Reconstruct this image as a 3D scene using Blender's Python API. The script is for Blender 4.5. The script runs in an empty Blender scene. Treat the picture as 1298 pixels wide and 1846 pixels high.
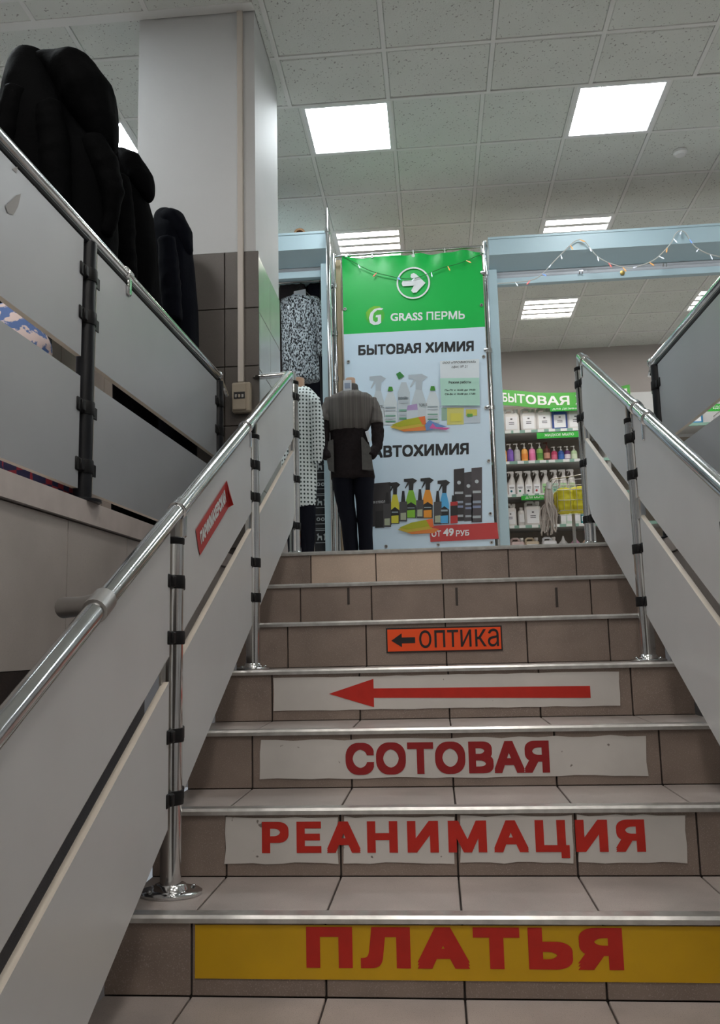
import bpy, bmesh, math, random
from mathutils import Vector, Matrix, noise
random.seed(7)
S = bpy.context.scene
COL = S.collection

# ------------------------------------------------------------------ camera
W, H, F = 1298.0, 1846.0, 1576.0
YAW, PITCH, ROLL = 0.0842, 0.1473, -0.0236
CAM = Vector((-0.031, 0.0, 0.764))
fw = Vector((-math.sin(YAW) * math.cos(PITCH), math.cos(YAW) * math.cos(PITCH), math.sin(PITCH)))
rt0 = Vector((math.cos(YAW), math.sin(YAW), 0.0))
up0 = rt0.cross(fw)
rt = math.cos(ROLL) * rt0 + math.sin(ROLL) * up0
up = math.cos(ROLL) * up0 - math.sin(ROLL) * rt0
cd = bpy.data.cameras.new('camera')
cam = bpy.data.objects.new('camera', cd)
COL.objects.link(cam)
m = Matrix.Identity(4)
for i in range(3):
    m[i][0], m[i][1], m[i][2], m[i][3] = rt[i], up[i], -fw[i], CAM[i]
cam.matrix_world = m
cd.sensor_fit = 'VERTICAL'; cd.sensor_height = 36.0; cd.lens = 36.0 * F / H
cd.clip_start = 0.02
S.camera = cam

# ------------------------------------------------------------------ world and exposure
wd = bpy.data.worlds.new('world'); S.world = wd; wd.use_nodes = True
wd.node_tree.nodes['Background'].inputs[0].default_value = (0.85, 0.92, 1.0, 1)
wd.node_tree.nodes['Background'].inputs[1].default_value = 0.25
S.view_settings.view_transform = 'Standard'; S.view_settings.look = 'None'
S.view_settings.gamma = 1.0; S.view_settings.exposure = 0.36
S.view_settings.use_curve_mapping = False
TUBE = 15.0          # brightness of the fluorescent tubes

def at(px, py, Y):
    """point of the photograph at depth Y (metres up the stairs)"""
    v = fw + rt * ((px - W / 2) / F) - up * ((py - H / 2) / F)
    return CAM + v * (Y / v.y)
def atX(px, py, X):
    v = fw + rt * ((px - W / 2) / F) - up * ((py - H / 2) / F)
    return CAM + v * ((X - CAM.x) / v.x)

# ------------------------------------------------------------------ materials
MATS = {}
def mat(name, col, rough=0.5, metal=0.0, emit=0.0, noise_amt=0.0, nscale=20.0, bump=0.0, bscale=60.0, ncol=None,
        speck=None, trans=0.0, spec=None, coat=0.0, stretch=(1, 1, 1)):
    if name in MATS: return MATS[name]
    M = bpy.data.materials.new(name); M.use_nodes = True
    nt = M.node_tree; b = nt.nodes['Principled BSDF']
    c = (col[0], col[1], col[2], 1)
    b.inputs['Base Color'].default_value = c
    b.inputs['Roughness'].default_value = rough
    b.inputs['Metallic'].default_value = metal
    if spec is not None: b.inputs['Specular IOR Level'].default_value = spec
    if trans: b.inputs['Transmission Weight'].default_value = trans
    if coat: b.inputs['Coat Weight'].default_value = coat
    if emit:
        b.inputs['Emission Color'].default_value = c
        b.inputs['Emission Strength'].default_value = emit
    tc = mp = None
    if noise_amt or bump or speck:
        tc = nt.nodes.new('ShaderNodeTexCoord'); mp = nt.nodes.new('ShaderNodeMapping')
        mp.inputs['Scale'].default_value = stretch
        nt.links.new(tc.outputs['Object'], mp.inputs['Vector'])
    out = None
    if noise_amt:
        n = nt.nodes.new('ShaderNodeTexNoise'); n.inputs['Scale'].default_value = nscale
        n.inputs['Detail'].default_value = 5
        nt.links.new(mp.outputs[0], n.inputs['Vector'])
        r = nt.nodes.new('ShaderNodeValToRGB')
        r.color_ramp.elements[0].position = 0.3; r.color_ramp.elements[1].position = 0.7
        d = ncol or tuple(x * (1 - noise_amt) for x in col)
        r.color_ramp.elements[0].color = (d[0], d[1], d[2], 1); r.color_ramp.elements[1].color = c
        nt.links.new(n.outputs['Fac'], r.inputs['Fac'])
        out = r.outputs['Color']
        nt.links.new(out, b.inputs['Base Color'])
    if speck:
        sc, thr, scol = speck
        n = nt.nodes.new('ShaderNodeTexNoise'); n.inputs['Scale'].default_value = sc
        n.inputs['Detail'].default_value = 1.5
        nt.links.new(mp.outputs[0], n.inputs['Vector'])
        r = nt.nodes.new('ShaderNodeValToRGB')
        r.color_ramp.elements[0].position = thr; r.color_ramp.elements[1].position = thr + 0.03
        r.color_ramp.elements[0].color = (0, 0, 0, 1); r.color_ramp.elements[1].color = (1, 1, 1, 1)
        nt.links.new(n.outputs['Fac'], r.inputs['Fac'])
        mx = nt.nodes.new('ShaderNodeMix'); mx.data_type = 'RGBA'
        nt.links.new(r.outputs['Color'], mx.inputs['Factor'])
        if out: nt.links.new(out, mx.inputs[6])
        else: mx.inputs[6].default_value = c
        mx.inputs[7].default_value = (scol[0], scol[1], scol[2], 1)
        nt.links.new(mx.outputs[2], b.inputs['Base Color'])
    if bump:
        n = nt.nodes.new('ShaderNodeTexNoise'); n.inputs['Scale'].default_value = bscale
        n.inputs['Detail'].default_value = 3
        nt.links.new(mp.outputs[0], n.inputs['Vector'])
        bp_ = nt.nodes.new('ShaderNodeBump'); bp_.inputs['Strength'].default_value = bump
        bp_.inputs['Distance'].default_value = 0.01
        nt.links.new(n.outputs['Fac'], bp_.inputs['Height'])
        nt.links.new(bp_.outputs[0], b.inputs['Normal'])
    MATS[name] = M
    return M
def srgb(r, g, b):
    f = lambda c: (c / 255 / 12.92) if c <= 10 else ((c / 255 + 0.055) / 1.055) ** 2.4
    return (f(r), f(g), f(b))

RISER = mat('brown porcelain tile', (0.285, 0.22, 0.185), 0.5, noise_amt=0.22, nscale=9, speck=(420, 0.62, (0.36, 0.29, 0.255)))
RISERL = mat('beige porcelain tile', (0.62, 0.49, 0.39), 0.5, noise_amt=0.12, nscale=8, speck=(420, 0.62, (0.70, 0.57, 0.47)))
TREAD = mat('grey brown tread tile', (0.47, 0.415, 0.39), 0.4, noise_amt=0.3, nscale=5, speck=(500, 0.62, (0.25, 0.22, 0.2)))
GROUT = mat('dark grout', (0.06, 0.05, 0.045), 0.9)
WTILE = mat('grey brown wall tile', (0.52, 0.475, 0.445), 0.45, noise_amt=0.15, nscale=6, speck=(420, 0.64, (0.42, 0.38, 0.36)))
CTILE = mat('taupe column tile', (0.105, 0.09, 0.08), 0.4, noise_amt=0.2, nscale=5, speck=(420, 0.64, (0.14, 0.12, 0.11)))
COPING = mat('light stone coping', (0.62, 0.55, 0.52), 0.5, noise_amt=0.12, nscale=14)
ALU = mat('aluminium nosing', (0.72, 0.71, 0.69), 0.3, 0.85, noise_amt=0.25, nscale=30)
CHROME = mat('chromed steel', (0.74, 0.75, 0.76), 0.13, 1.0, noise_amt=0.15, nscale=14)
STEEL = mat('dull steel', (0.42, 0.41, 0.40), 0.38, 0.9)
BLACKP = mat('black plastic', (0.006, 0.006, 0.007), 0.5, spec=.3)
DARKPOST = mat('dark wrapped post', (0.010, 0.011, 0.015), 0.35, spec=.35, noise_amt=0.3, nscale=12)
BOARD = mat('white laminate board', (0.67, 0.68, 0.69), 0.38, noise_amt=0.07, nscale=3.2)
BOARD_DIM = mat('laminate board dimmed against light', (0.40, 0.417, 0.44), 0.38, noise_amt=0.07, nscale=3.2)  # board colour darkened to offset the brighter light on the raised floor railings
EDGE = mat('cream board edge', (0.66, 0.60, 0.52), 0.5)
CEIL = mat('mineral fibre ceiling tile', (0.755, 0.785, 0.755), 0.9, noise_amt=0.06, nscale=3,
           speck=(75, 0.665, (0.36, 0.36, 0.35)), bump=0.25, bscale=120)
TBAR = mat('ceiling grid bar', (0.80, 0.81, 0.80), 0.6)
DARKGAP = mat('dark ceiling gap', (0.02, 0.02, 0.02), 0.9)
WHITEW = mat('white painted plaster', (0.66, 0.675, 0.69), 0.6, noise_amt=0.05, nscale=3, bump=0.05, bscale=60)
WARMW = mat('warm grey painted wall', (0.43, 0.40, 0.385), 0.7, noise_amt=0.06, nscale=2)
LIGHTW = mat('light painted wall', (0.68, 0.68, 0.67), 0.7)
FLOORM = mat('grey floor tile', (0.60, 0.575, 0.55), 0.4, noise_amt=0.2, nscale=5)
LAMPW = mat('white lamp housing', (0.86, 0.87, 0.88), 0.45)
TUBEM = mat('fluorescent tube cool', (0.90, 0.97, 1.0), 0.4, emit=TUBE)
TUBEW = mat('fluorescent tube warm', (1.0, 0.95, 0.89), 0.4, emit=TUBE * 1.6)
SHUT = mat('painted shutter metal', (0.44, 0.575, 0.63), 0.4)
SLAT = mat('grey shutter slat', (0.42, 0.43, 0.46), 0.45)
RED = mat('red vinyl', srgb(196, 38, 24), 0.45, noise_amt=0.12, nscale=25)
DRED = mat('dark red vinyl', srgb(150, 26, 30), 0.45, noise_amt=0.12, nscale=25)
YEL = mat('yellow vinyl', srgb(214, 168, 10), 0.4, noise_amt=0.1, nscale=9)
WVIN = mat('worn white vinyl', (0.66, 0.63, 0.60), 0.5, noise_amt=0.10, nscale=7, speck=(45, 0.74, (0.22, 0.19, 0.17)))
ORG = mat('orange vinyl', srgb(245, 84, 28), 0.45)
INK = mat('black ink', (0.012, 0.012, 0.014), 0.5)
WINK = mat('white ink', (0.80, 0.82, 0.82), 0.5)
GREEN = mat('green banner print', srgb(10, 184, 76), 0.4)
BANW = mat('white banner vinyl', (0.66, 0.80, 0.92), 0.35)
BREAK = mat('beige breaker plastic', (0.42, 0.36, 0.28), 0.5)
TRUNK = mat('cream cable trunking', (0.60, 0.55, 0.50), 0.5)
WOOD = mat('light plywood', (0.55, 0.42, 0.28), 0.6, noise_amt=0.25, nscale=4, stretch=(8, 8, 0.6))
SKIN = mat('beige mannequin plastic', (0.50, 0.32, 0.22), 0.5)
NAVY = mat('navy trouser cloth', (0.005, 0.0055, 0.011), 0.8, spec=.15, bump=0.2, bscale=200)

# ------------------------------------------------------------------ mesh building
WL = {}
class MB:
    def __init__(s): s.v = []; s.f = []; s.mi = []
    def add(s, vs, fs, mi=0):
        o = len(s.v); s.v += [Vector(v) for v in vs]
        s.f += [tuple(i + o for i in f) for f in fs]; s.mi += [mi] * len(fs); return s
    def box(s, x0, x1, y0, y1, z0, z1, mi=0):
        return s.add([(x, y, z) for x in (x0, x1) for y in (y0, y1) for z in (z0, z1)],
                     [(0, 1, 3, 2), (4, 6, 7, 5), (0, 4, 5, 1), (2, 3, 7, 6), (0, 2, 6, 4), (1, 5, 7, 3)], mi)
    def bbox(s, x0, x1, y0, y1, z0, z1, b, mi=0):
        """box with all edges chamfered by b"""
        vs = []; cx, cy, cz = (x0 + x1) / 2, (y0 + y1) / 2, (z0 + z1) / 2
        bm = bmesh.new(); bmesh.ops.create_cube(bm, size=1)
        for v in bm.verts: v.co = Vector((cx + v.co.x * (x1 - x0), cy + v.co.y * (y1 - y0), cz + v.co.z * (z1 - z0)))
        bmesh.ops.bevel(bm, geom=bm.edges[:], offset=b, segments=1, affect='EDGES')
        s.add([v.co.copy() for v in bm.verts], [[v.index for v in f.verts] for f in bm.faces], mi); bm.free(); return s
    def prism(s, poly, axis, a, b, mi=0):
        """poly: 2D list in the other two axes (x,z for Y; y,z for X; x,y for Z)"""
        def P(p, t):
            return (t, p[0], p[1]) if axis == 'X' else (p[0], t, p[1]) if axis == 'Y' else (p[0], p[1], t)
        n = len(poly)
        return s.add([P(p, a) for p in poly] + [P(p, b) for p in poly],
                     [tuple(range(n)), tuple(range(2 * n - 1, n - 1, -1))] + [(i, i + n, (i + 1) % n + n, (i + 1) % n) for i in range(n)], mi)
    def tube(s, pts, r, n=10, mi=0, sq=None):
        pts = [Vector(p) for p in pts]; k = len(pts)
        rs = r if isinstance(r, (list, tuple)) else [r] * k
        ref = None; o = len(s.v)
        for i, p in enumerate(pts):
            t = (pts[min(i + 1, k - 1)] - pts[max(i - 1, 0)]).normalized()
            if ref is None:
                ref = Vector((0, 0, 1)) if abs(t.z) < 0.9 else Vector((1, 0, 0))
            a = (ref - t * ref.dot(t)).normalized(); ref = a; bb = t.cross(a)
            for j in range(n):
                an = 2 * math.pi * j / n
                w = a * math.cos(an) + bb * math.sin(an)
                if sq: w = Vector((w.x * sq[0], w.y * sq[1], w.z * sq[2]))
                s.v.append(p + w * rs[i])
        for i in range(k - 1):
            for j in range(n):
                s.f.append((o + i * n + j, o + i * n + (j + 1) % n, o + (i + 1) * n + (j + 1) % n, o + (i + 1) * n + j)); s.mi.append(mi)
        s.f.append(tuple(o + j for j in range(n - 1, -1, -1))); s.mi.append(mi)
        s.f.append(tuple(o + (k - 1) * n + j for j in range(n))); s.mi.append(mi)
        return s
    def lathe(s, prof, c, n=16, sx=1.0, sy=1.0, mi=0):
        return s.loft([[(c[0] + r * sx * math.cos(2 * math.pi * j / n), c[1] + r * sy * math.sin(2 * math.pi * j / n), c[2] + z)
                        for j in range(n)] for r, z in prof], mi)
    def loft(s, rings, mi=0):
        o = len(s.v); n = len(rings[0])
        for R in rings: s.v += [Vector(p) for p in R]
        for i in range(len(rings) - 1):
            for j in range(n):
                s.f.append((o + i * n + j, o + i * n + (j + 1) % n, o + (i + 1) * n + (j + 1) % n, o + (i + 1) * n + j)); s.mi.append(mi)
        s.f.append(tuple(o + j for j in range(n - 1, -1, -1))); s.mi.append(mi)
        e = o + (len(rings) - 1) * n
        s.f.append(tuple(e + j for j in range(n))); s.mi.append(mi)
        return s
    def ell(s, c, r, rot=None, n=14, mi=0):
        R = rot or Matrix.Identity(3); rings = []
        for i in range(1, n):
            t = math.pi * i / n
            rings.append([Vector(c) + R @ Vector((r[0] * math.sin(t) * math.cos(a), r[1] * math.sin(t) * math.sin(a), -r[2] * math.cos(t)))
                          for a in [2 * math.pi * j / n for j in range(n)]])
        return s.loft(rings, mi)
    def poly(s, pts, mi=0): return s.add(pts, [tuple(range(len(pts)))], mi)
    def mesh(s, name, mats, smooth=True):
        me = bpy.data.meshes.new(name); me.from_pydata([tuple(v) for v in s.v], [], s.f)
        for mm in (mats if isinstance(mats, (list, tuple)) else [mats]): me.materials.append(mm)
        for i, p in enumerate(me.polygons): p.material_index = s.mi[i]
        bm = bmesh.new(); bm.from_mesh(me); bmesh.ops.recalc_face_normals(bm, faces=bm.faces[:]); bm.to_mesh(me); bm.free()
        if smooth:
            me.polygons.foreach_set('use_smooth', [True] * len(me.polygons)); me.set_sharp_from_angle(angle=math.radians(38))
        return me
    def build(s, name, mats, parent=None, smooth=True, local=False, **k):
        return obj(name, s.mesh(name, mats, smooth), parent, local, **k)

def obj(name, me, parent=None, local=False, label=None, cat=None, group=None, kind=None):
    o = bpy.data.objects.new(name, me); COL.objects.link(o)
    if parent is not None:
        o.parent = parent
        if not local: o.location = -WL.get(parent, Vector((0, 0, 0)))
        WL[o] = Vector((0, 0, 0))
    elif not local and len(me.vertices):
        xs = [v.co for v in me.vertices]
        c = Vector(((min(v.x for v in xs) + max(v.x for v in xs)) / 2, (min(v.y for v in xs) + max(v.y for v in xs)) / 2, min(v.z for v in xs)))
        me.transform(Matrix.Translation(-c)); o.location = c; WL[o] = c
    tag(o, label, cat, group, kind)
    return o
def tag(o, label=None, cat=None, group=None, kind=None):
    if label: o['label'] = label
    if cat: o['category'] = cat
    if group: o['group'] = group
    if kind: o['kind'] = kind
    return o
def thing(name, loc, label, cat, group=None, kind=None):
    o = bpy.data.objects.new(name, None); COL.objects.link(o); o.location = loc; WL[o] = Vector(loc)
    o.empty_display_size = 0.1
    return tag(o, label, cat, group, kind)
def inst(me, name, parent, loc):
    """shared-mesh child whose mesh is local to loc"""
    o = bpy.data.objects.new(name, me); COL.objects.link(o); o.parent = parent
    o.location = Vector(loc) - WL.get(parent, Vector((0, 0, 0))); WL[o] = Vector(loc)
    return o
def copy_thing(root, loc, label=None, group=None, mats=None, rotz=0.0, scale=(1, 1, 1)):
    r = root.copy(); COL.objects.link(r); r.location = loc; r.rotation_euler = (0, 0, rotz); r.scale = scale
    if label: r['label'] = label
    if group: r['group'] = group
    for ch in list(root.children):
        c = ch.copy(); COL.objects.link(c); c.parent = r
        if mats and ch.name.split('.')[0] in mats:
            c.material_slots[0].link = 'OBJECT'; c.material_slots[0].material = mats[ch.name.split('.')[0]]
    return r

def text_mesh(body, bold=0.0, spacing=1.0, shear=0.0):
    """2D lettering normalised to the unit square: returns verts (u,v) and faces"""
    c = bpy.data.curves.new('lettering', 'FONT'); c.body = body; c.space_character = spacing
    c.shear = shear; c.resolution_u = 3; c.align_x = 'CENTER'; c.fill_mode = 'NONE'
    o = bpy.data.objects.new('lettering', c); COL.objects.link(o)
    bpy.context.view_layer.update()
    me = bpy.data.meshes.new_from_object(o.evaluated_get(bpy.context.evaluated_depsgraph_get()))
    bpy.data.objects.remove(o); bpy.data.curves.remove(c)
    co = [v.co.copy() for v in me.vertices]; nb = {}
    for e in me.edges:
        nb.setdefault(e.vertices[0], []).append(e.vertices[1]); nb.setdefault(e.vertices[1], []).append(e.vertices[0])
    bpy.data.meshes.remove(me)
    seen = set(); loops = []
    for st_ in sorted(nb):
        if st_ in seen: continue
        lp = [st_]; seen.add(st_); cur = nb[st_][-1] if st_ + 1 not in nb[st_] else st_ + 1
        while cur not in seen:
            lp.append(cur); seen.add(cur)
            nx_ = [k for k in nb[cur] if k not in seen]
            if not nx_: break
            cur = nx_[0]
        if len(lp) > 2: loops.append([co[k] for k in lp])
    # non-zero winding fill of the (self-overlapping) outlines, cut into trapezoids
    seg = []
    for L in loops:
        for p, q in zip(L, L[1:] + L[:1]):
            y0_, y1_ = round(p.y, 3), round(q.y, 3)
            if y0_ == y1_: continue
            seg.append((p.x, y0_, q.x, y1_, 1) if y0_ < y1_ else (q.x, y1_, p.x, y0_, -1))
    ys = {t for g in seg for t in (g[1], g[3])}
    for i_, g in enumerate(seg):
        for k in seg[i_ + 1:]:
            if max(min(g[0], g[2]), min(k[0], k[2])) > min(max(g[0], g[2]), max(k[0], k[2])): continue
            lo, hi = max(g[1], k[1]), min(g[3], k[3])
            if lo >= hi: continue
            xa = lambda t, e: e[0] + (e[2] - e[0]) * (t - e[1]) / (e[3] - e[1])
            d0, d1 = xa(lo, g) - xa(lo, k), xa(hi, g) - xa(hi, k)
            if d0 * d1 < 0: ys.add(round(lo + (hi - lo) * d0 / (d0 - d1), 3))
    ys = sorted(ys); vs = []; fs = []
    for lo, hi in zip(ys[:-1], ys[1:]):
        md = (lo + hi) / 2
        row = sorted(((e[0] + (e[2] - e[0]) * (md - e[1]) / (e[3] - e[1]), e) for e in seg if e[1] <= lo and e[3] >= hi), key=lambda t: t[0])
        wn = 0; st_ = None
        for xm, e in row:
            pw = wn; wn += e[4]
            if pw == 0: st_ = e
            elif wn == 0:
                X_ = lambda t, e_: e_[0] + (e_[2] - e_[0]) * (t - e_[1]) / (e_[3] - e_[1])
                k = len(vs)
                vs += [Vector((X_(lo, st_), lo, 0)), Vector((X_(lo, e), lo, 0)), Vector((X_(hi, e), hi, 0)), Vector((X_(hi, st_), hi, 0))]
                fs.append((k, k + 1, k + 2, k + 3))
    x0, x1 = min(v.x for v in vs), max(v.x for v in vs); y0, y1 = min(v.y for v in vs), max(v.y for v in vs)
    return [((v.x - x0) / (x1 - x0), (v.y - y0) / (y1 - y0)) for v in vs], fs, (x1 - x0) / (y1 - y0)
def lettering(body, fn, m, parent, bold=0.0, name='lettering', spacing=1.0, shear=0.0):
    uv, fs, asp = text_mesh(body, bold, spacing, shear)
    b = MB()
    st = [(0, 0)]
    nrm = (fn(1, 0) - fn(0, 0)).cross(fn(0, 1) - fn(0, 0)).normalized()
    if nrm.dot(CAM - fn(0.5, 0.5)) < 0: nrm = -nrm
    if bold: st += [(bold * i_, bold * j_) for i_ in (-1, 0, 1) for j_ in (-1, 0, 1) if i_ or j_]
    for n_, (du, dv) in enumerate(st):     # heavier strokes: overlapped prints of the same letters
        ku, kv = 1 - 2 * bold / asp, 1 - 2 * bold
        b.add([fn(bold / asp + u * ku + du / asp, bold + v * kv + dv) + nrm * (0.00003 * n_) for u, v in uv], fs)
    me = bpy.data.meshes.new(name); me.from_pydata([tuple(v) for v in b.v], [], b.f); me.materials.append(m)
    return obj(name, me, parent)
def quadmap(p00, p10, p11, p01):
    p00, p10, p11, p01 = map(Vector, (p00, p10, p11, p01))
    return lambda u, v: p00 * (1 - u) * (1 - v) + p10 * u * (1 - v) + p11 * u * v + p01 * (1 - u) * v
def rect(x0, x1, z0, z1, Y): return quadmap((x0, Y, z0), (x1, Y, z0), (x1, Y, z1), (x0, Y, z1))

def blob(mb, voxel=0.012, amp=0.0, fr=(9, 9, 3), smooth=6, seed=0.0):
    """voxel-fused soft body with noise folds"""
    me = mb.mesh('tmp', [INK], False)
    o = bpy.data.objects.new('tmp', me); COL.objects.link(o)
    r = o.modifiers.new('r', 'REMESH'); r.mode = 'VOXEL'; r.voxel_size = voxel
    sm = o.modifiers.new('s', 'SMOOTH'); sm.iterations = smooth; sm.factor = 0.5
    bpy.context.view_layer.update()
    out = bpy.data.meshes.new_from_object(o.evaluated_get(bpy.context.evaluated_depsgraph_get()))
    bpy.data.objects.remove(o); bpy.data.meshes.remove(me)
    if amp:
        ns = [v.normal.copy() for v in out.vertices]
        for v, n in zip(out.vertices, ns):
            p = Vector((v.co.x * fr[0] + seed, v.co.y * fr[1], v.co.z * fr[2]))
            d = 1 - 2 * abs(noise.noise(p)) + 0.4 * noise.noise(p * 2.3)
            v.co += n * amp * d
    out.polygons.foreach_set('use_smooth', [True] * len(out.polygons))
    out.materials.clear()
    return out

# ------------------------------------------------------------------ measures
d, h, D1 = 0.327, 0.168, 2.03
SL = h / d
FL = 7 * h                     # upper floor
ZS, ZF = 4.008, 4.278          # near soffit and far ceiling
PX = 0.70                      # posts of the stair rails
def RY(i): return D1 + (i - 1) * d
def MX(y): return 0.985 + 0.025 * (3.9 - y)   # edge of the raised floors beside the stairs

# ------------------------------------------------------------------ ceiling
ceil = MB().box(-6, 6, -3.2, 10.6, ZF + 0.03, ZF + 0.08).build('ceiling', [DARKGAP], kind='structure', smooth=False)
tile_me = MB().bbox(-0.288, 0.288, -0.288, 0.288, -0.004, 0.016, 0.006).mesh('ceiling_tile', [CEIL], False)
X0F, Y0F = -1.411, 5.273
LJ = (-5, -2, 1, 4, 7); LK = (0, 3, 6)
for j in range(-6, 10):
    for k in range(-3, 9):
        if j in LJ and k in LK: continue
        xc, yc = X0F + 0.6 * j + 0.3, Y0F + 0.6 * k + 0.3
        if yc > 10.5 or xc < -5 or (xc > -0.9 and yc < 4.7): continue
        t = inst(tile_me, 'ceiling_tile', ceil, (xc, yc, ZF + random.uniform(-0.002, 0.002)))
        t.rotation_euler = (random.uniform(-.004, .004), random.uniform(-.004, .004), 0)
for j in range(-6, 11):
    x = X0F + 0.6 * j
    y0 = 3.9 if x < -0.9 else 4.8
    MB().box(x - 0.012, x + 0.012, y0, 10.55, ZF - 0.008, ZF + 0.03).build('grid_bar', [TBAR], ceil, False)
for k in range(-2, 9):
    y = Y0F + 0.6 * k
    MB().box(-5.0 if True else 0, 4.6 if y > 4.8 else -0.87, y - 0.012, y + 0.012, ZF - 0.007, ZF + 0.03).build('grid_bar', [TBAR], ceil, False)
# lower soffit over the stairs
sof = MB().box(-0.86, 6, -3.2, 4.877, ZS + 0.02, ZF + 0.02).box(-6, -0.86, -3.2, 3.985, ZS + 0.02, ZF + 0.02)
sof.box(-0.86, 6, 4.86, 4.882, ZS - 0.006, ZS + 0.02, 1).box(-6, -0.86, 3.97, 3.99, ZS - 0.006, ZS + 0.02, 1)
sof = sof.build('ceiling', [DARKGAP, TBAR], kind='structure', smooth=False)
X0N, YN = -0.811, 4.416
half_me = MB().bbox(-0.288, 0.288, -0.208, 0.208, -0.004, 0.016, 0.006).mesh('ceiling_tile', [CEIL], False)
SLIGHT = [(-3, 3.216), (1, 1.416), (-2, 1.416), (1, -0.384), (4, -0.384), (-2, -0.384), (1, -2.184), (4, -2.184)]  # first is visible; the rest are unseen, added to brighten stairs and panels
for j in range(-8, 11):
    x = X0N + 0.6 * j
    rows = [4.646] if j >= 0 else []
    rows += [YN - 0.3 - 0.6 * k for k in range(0 if j >= 0 else 1, 12)]
    if x < -5.5: continue
    for yc in rows:
        if any(abs(j - a) < 0.1 and abs(yc - b - 0.3) < 0.05 for a, b in SLIGHT): continue
        me = half_me if yc == 4.646 else tile_me
        t = inst(me, 'ceiling_tile', sof, (x + 0.3, yc, ZS + random.uniform(-0.002, 0.003)))
        t.rotation_euler = (random.uniform(-.005, .005), random.uniform(-.005, .005), 0)
    MB().box(x - 0.012, x + 0.012, -3.2, 4.86 if j >= 0 else 3.97, ZS - 0.008, ZS + 0.02).build('grid_bar', [TBAR], sof, False)
for k in range(0, 12):
    y = YN - 0.6 * k
    MB().box(-5.5 if y < 3.98 else -0.85, 5.9, y - 0.012, y + 0.012, ZS - 0.007, ZS + 0.02).build('grid_bar', [TBAR], sof, False)
MB().box(-0.858, -0.823, 3.2, 4.86, ZS - 0.002, ZS + 0.02).build('edge_strip', [CEIL], sof, False)
MB().box(-5.5, -0.858, 3.99, 4.036, ZS - 0.002, ZS + 0.02).build('edge_strip', [TBAR], sof, False)
MB().box(-5.5, -0.87, 3.82, 3.97, ZS - 0.002, ZS + 0.02).build('ceiling_tile', [CEIL], sof, False)

# ------------------------------------------------------------------ ceiling lights
def make_light(tubemat, dv):
    r = thing('ceiling_light', (0, 0, 0), 'x', 'light')
    b = MB()
    for a in ((-0.298, -0.270, -0.298, 0.298), (0.270, 0.298, -0.298, 0.298), (-0.27, 0.27, -0.298, -0.270), (-0.27, 0.27, 0.270, 0.298)):
        b.box(a[0], a[1], a[2], a[3], -0.010, 0.022)
    b.build('frame', [LAMPW], r, False, local=True)
    b = MB()
    b.box(-0.27, 0.27, -0.27, 0.27, 0.018, 0.022)
    for i in range(5):
        y = -0.27 + 0.135 * i
        b.box(-0.27, 0.27, y - dv, y + dv, -0.004, 0.018)
    b.build('reflector', [LAMPW], r, False, local=True)
    for i in range(4):
        y = -0.2025 + 0.135 * i
        MB().prism([(y - 0.0665 + dv, 0.016), (y - 0.0665 + dv, -0.003), (y - 0.03, -0.0035), (y + 0.03, -0.0035), (y + 0.0665 - dv, -0.003), (y + 0.0665 - dv, 0.016)], 'X', -0.262, 0.262).build('tube', [tubemat], r, False, local=True)
    return r
protoC = make_light(TUBEM, 0.003); protoW = make_light(TUBEW, 0.026)
usedC = [False, False]
def place_light(x, y, z, label, warm=False, rot=0.0):
    pr = protoW if warm else protoC; i = 1 if warm else 0
    if not usedC[i]:
        usedC[i] = True; o = pr; o.location = (x, y, z); o['label'] = label
    else: o = copy_thing(pr, (x, y, z), label)
    o.rotation_euler = (0, 0, rot); o['group'] = 'square four-tube ceiling lights'
names = {(1, 0): 'bright ceiling light panel beside the white column', (4, 0): 'bright ceiling light panel upper right near the stairs',
         (1, 3): 'ceiling light panel just above the green banner', (4, 3): 'ceiling light panel half hidden above the right shutter box',
         (4, 6): 'striped ceiling light inside the right shop', (7, 6): 'narrow seen ceiling light in right shop behind the rail',
         (-2, 0): 'ceiling light panel glowing behind the hooded coats'}
for j in LJ:
    for k in LK:
        if (j, k) in ((-5, 6), (-2, 6), (-5, 3)): continue
        lb = names.get((j, k), 'square ceiling light panel further along the hall ceiling')
        place_light(X0F + 0.6 * j + 0.3, Y0F + 0.6 * k + 0.3, ZF, lb, warm=(k >= 3), rot=math.pi / 2 if (j, k) == (4, 0) else 0)
for n, (j, y) in enumerate(SLIGHT):
    place_light(X0N + 0.6 * j + 0.3, y + 0.3, ZS, 'ceiling light at the top left corner over the coats' if n == 0 else 'unseen ceiling light panel added over the lower stairs', warm=n > 0)

# ------------------------------------------------------------------ walls and floors
fl = MB()
fl.box(-6, 6, RY(7) + 0.01, 10.6, FL - 0.25, FL - 0.002)
fl.prism([(-6, -3.2), (-MX(-3.2) - 0.02, -3.2), (-MX(4) - 0.02, RY(7) + 0.01), (-6, RY(7) + 0.01)], 'Z', FL - 0.25, FL - 0.002)
fl.prism([(6, -3.2), (MX(-3.2) + 0.02, -3.2), (MX(4) + 0.02, RY(7) + 0.01), (6, RY(7) + 0.01)], 'Z', FL - 0.25, FL - 0.002)
fl.box(-1.6, 1.6, -3.2, 0.75, -0.9, -0.672)
fl.build('floor', [FLOORM], kind='structure', smooth=False)
MB().box(-6, 6, 10.55, 10.65, -0.9, ZF + 0.1).build('wall_back', [WARMW], kind='structure', smooth=False)
MB().box(-6.1, -6, -3.2, 10.6, 0.9, ZF + 0.1).build('wall_far_left', [LIGHTW], kind='structure', smooth=False)
MB().box(6, 6.1, -3.2, 10.6, 0.9, ZF + 0.1).build('wall_far_right', [LIGHTW], kind='structure', smooth=False)
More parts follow.
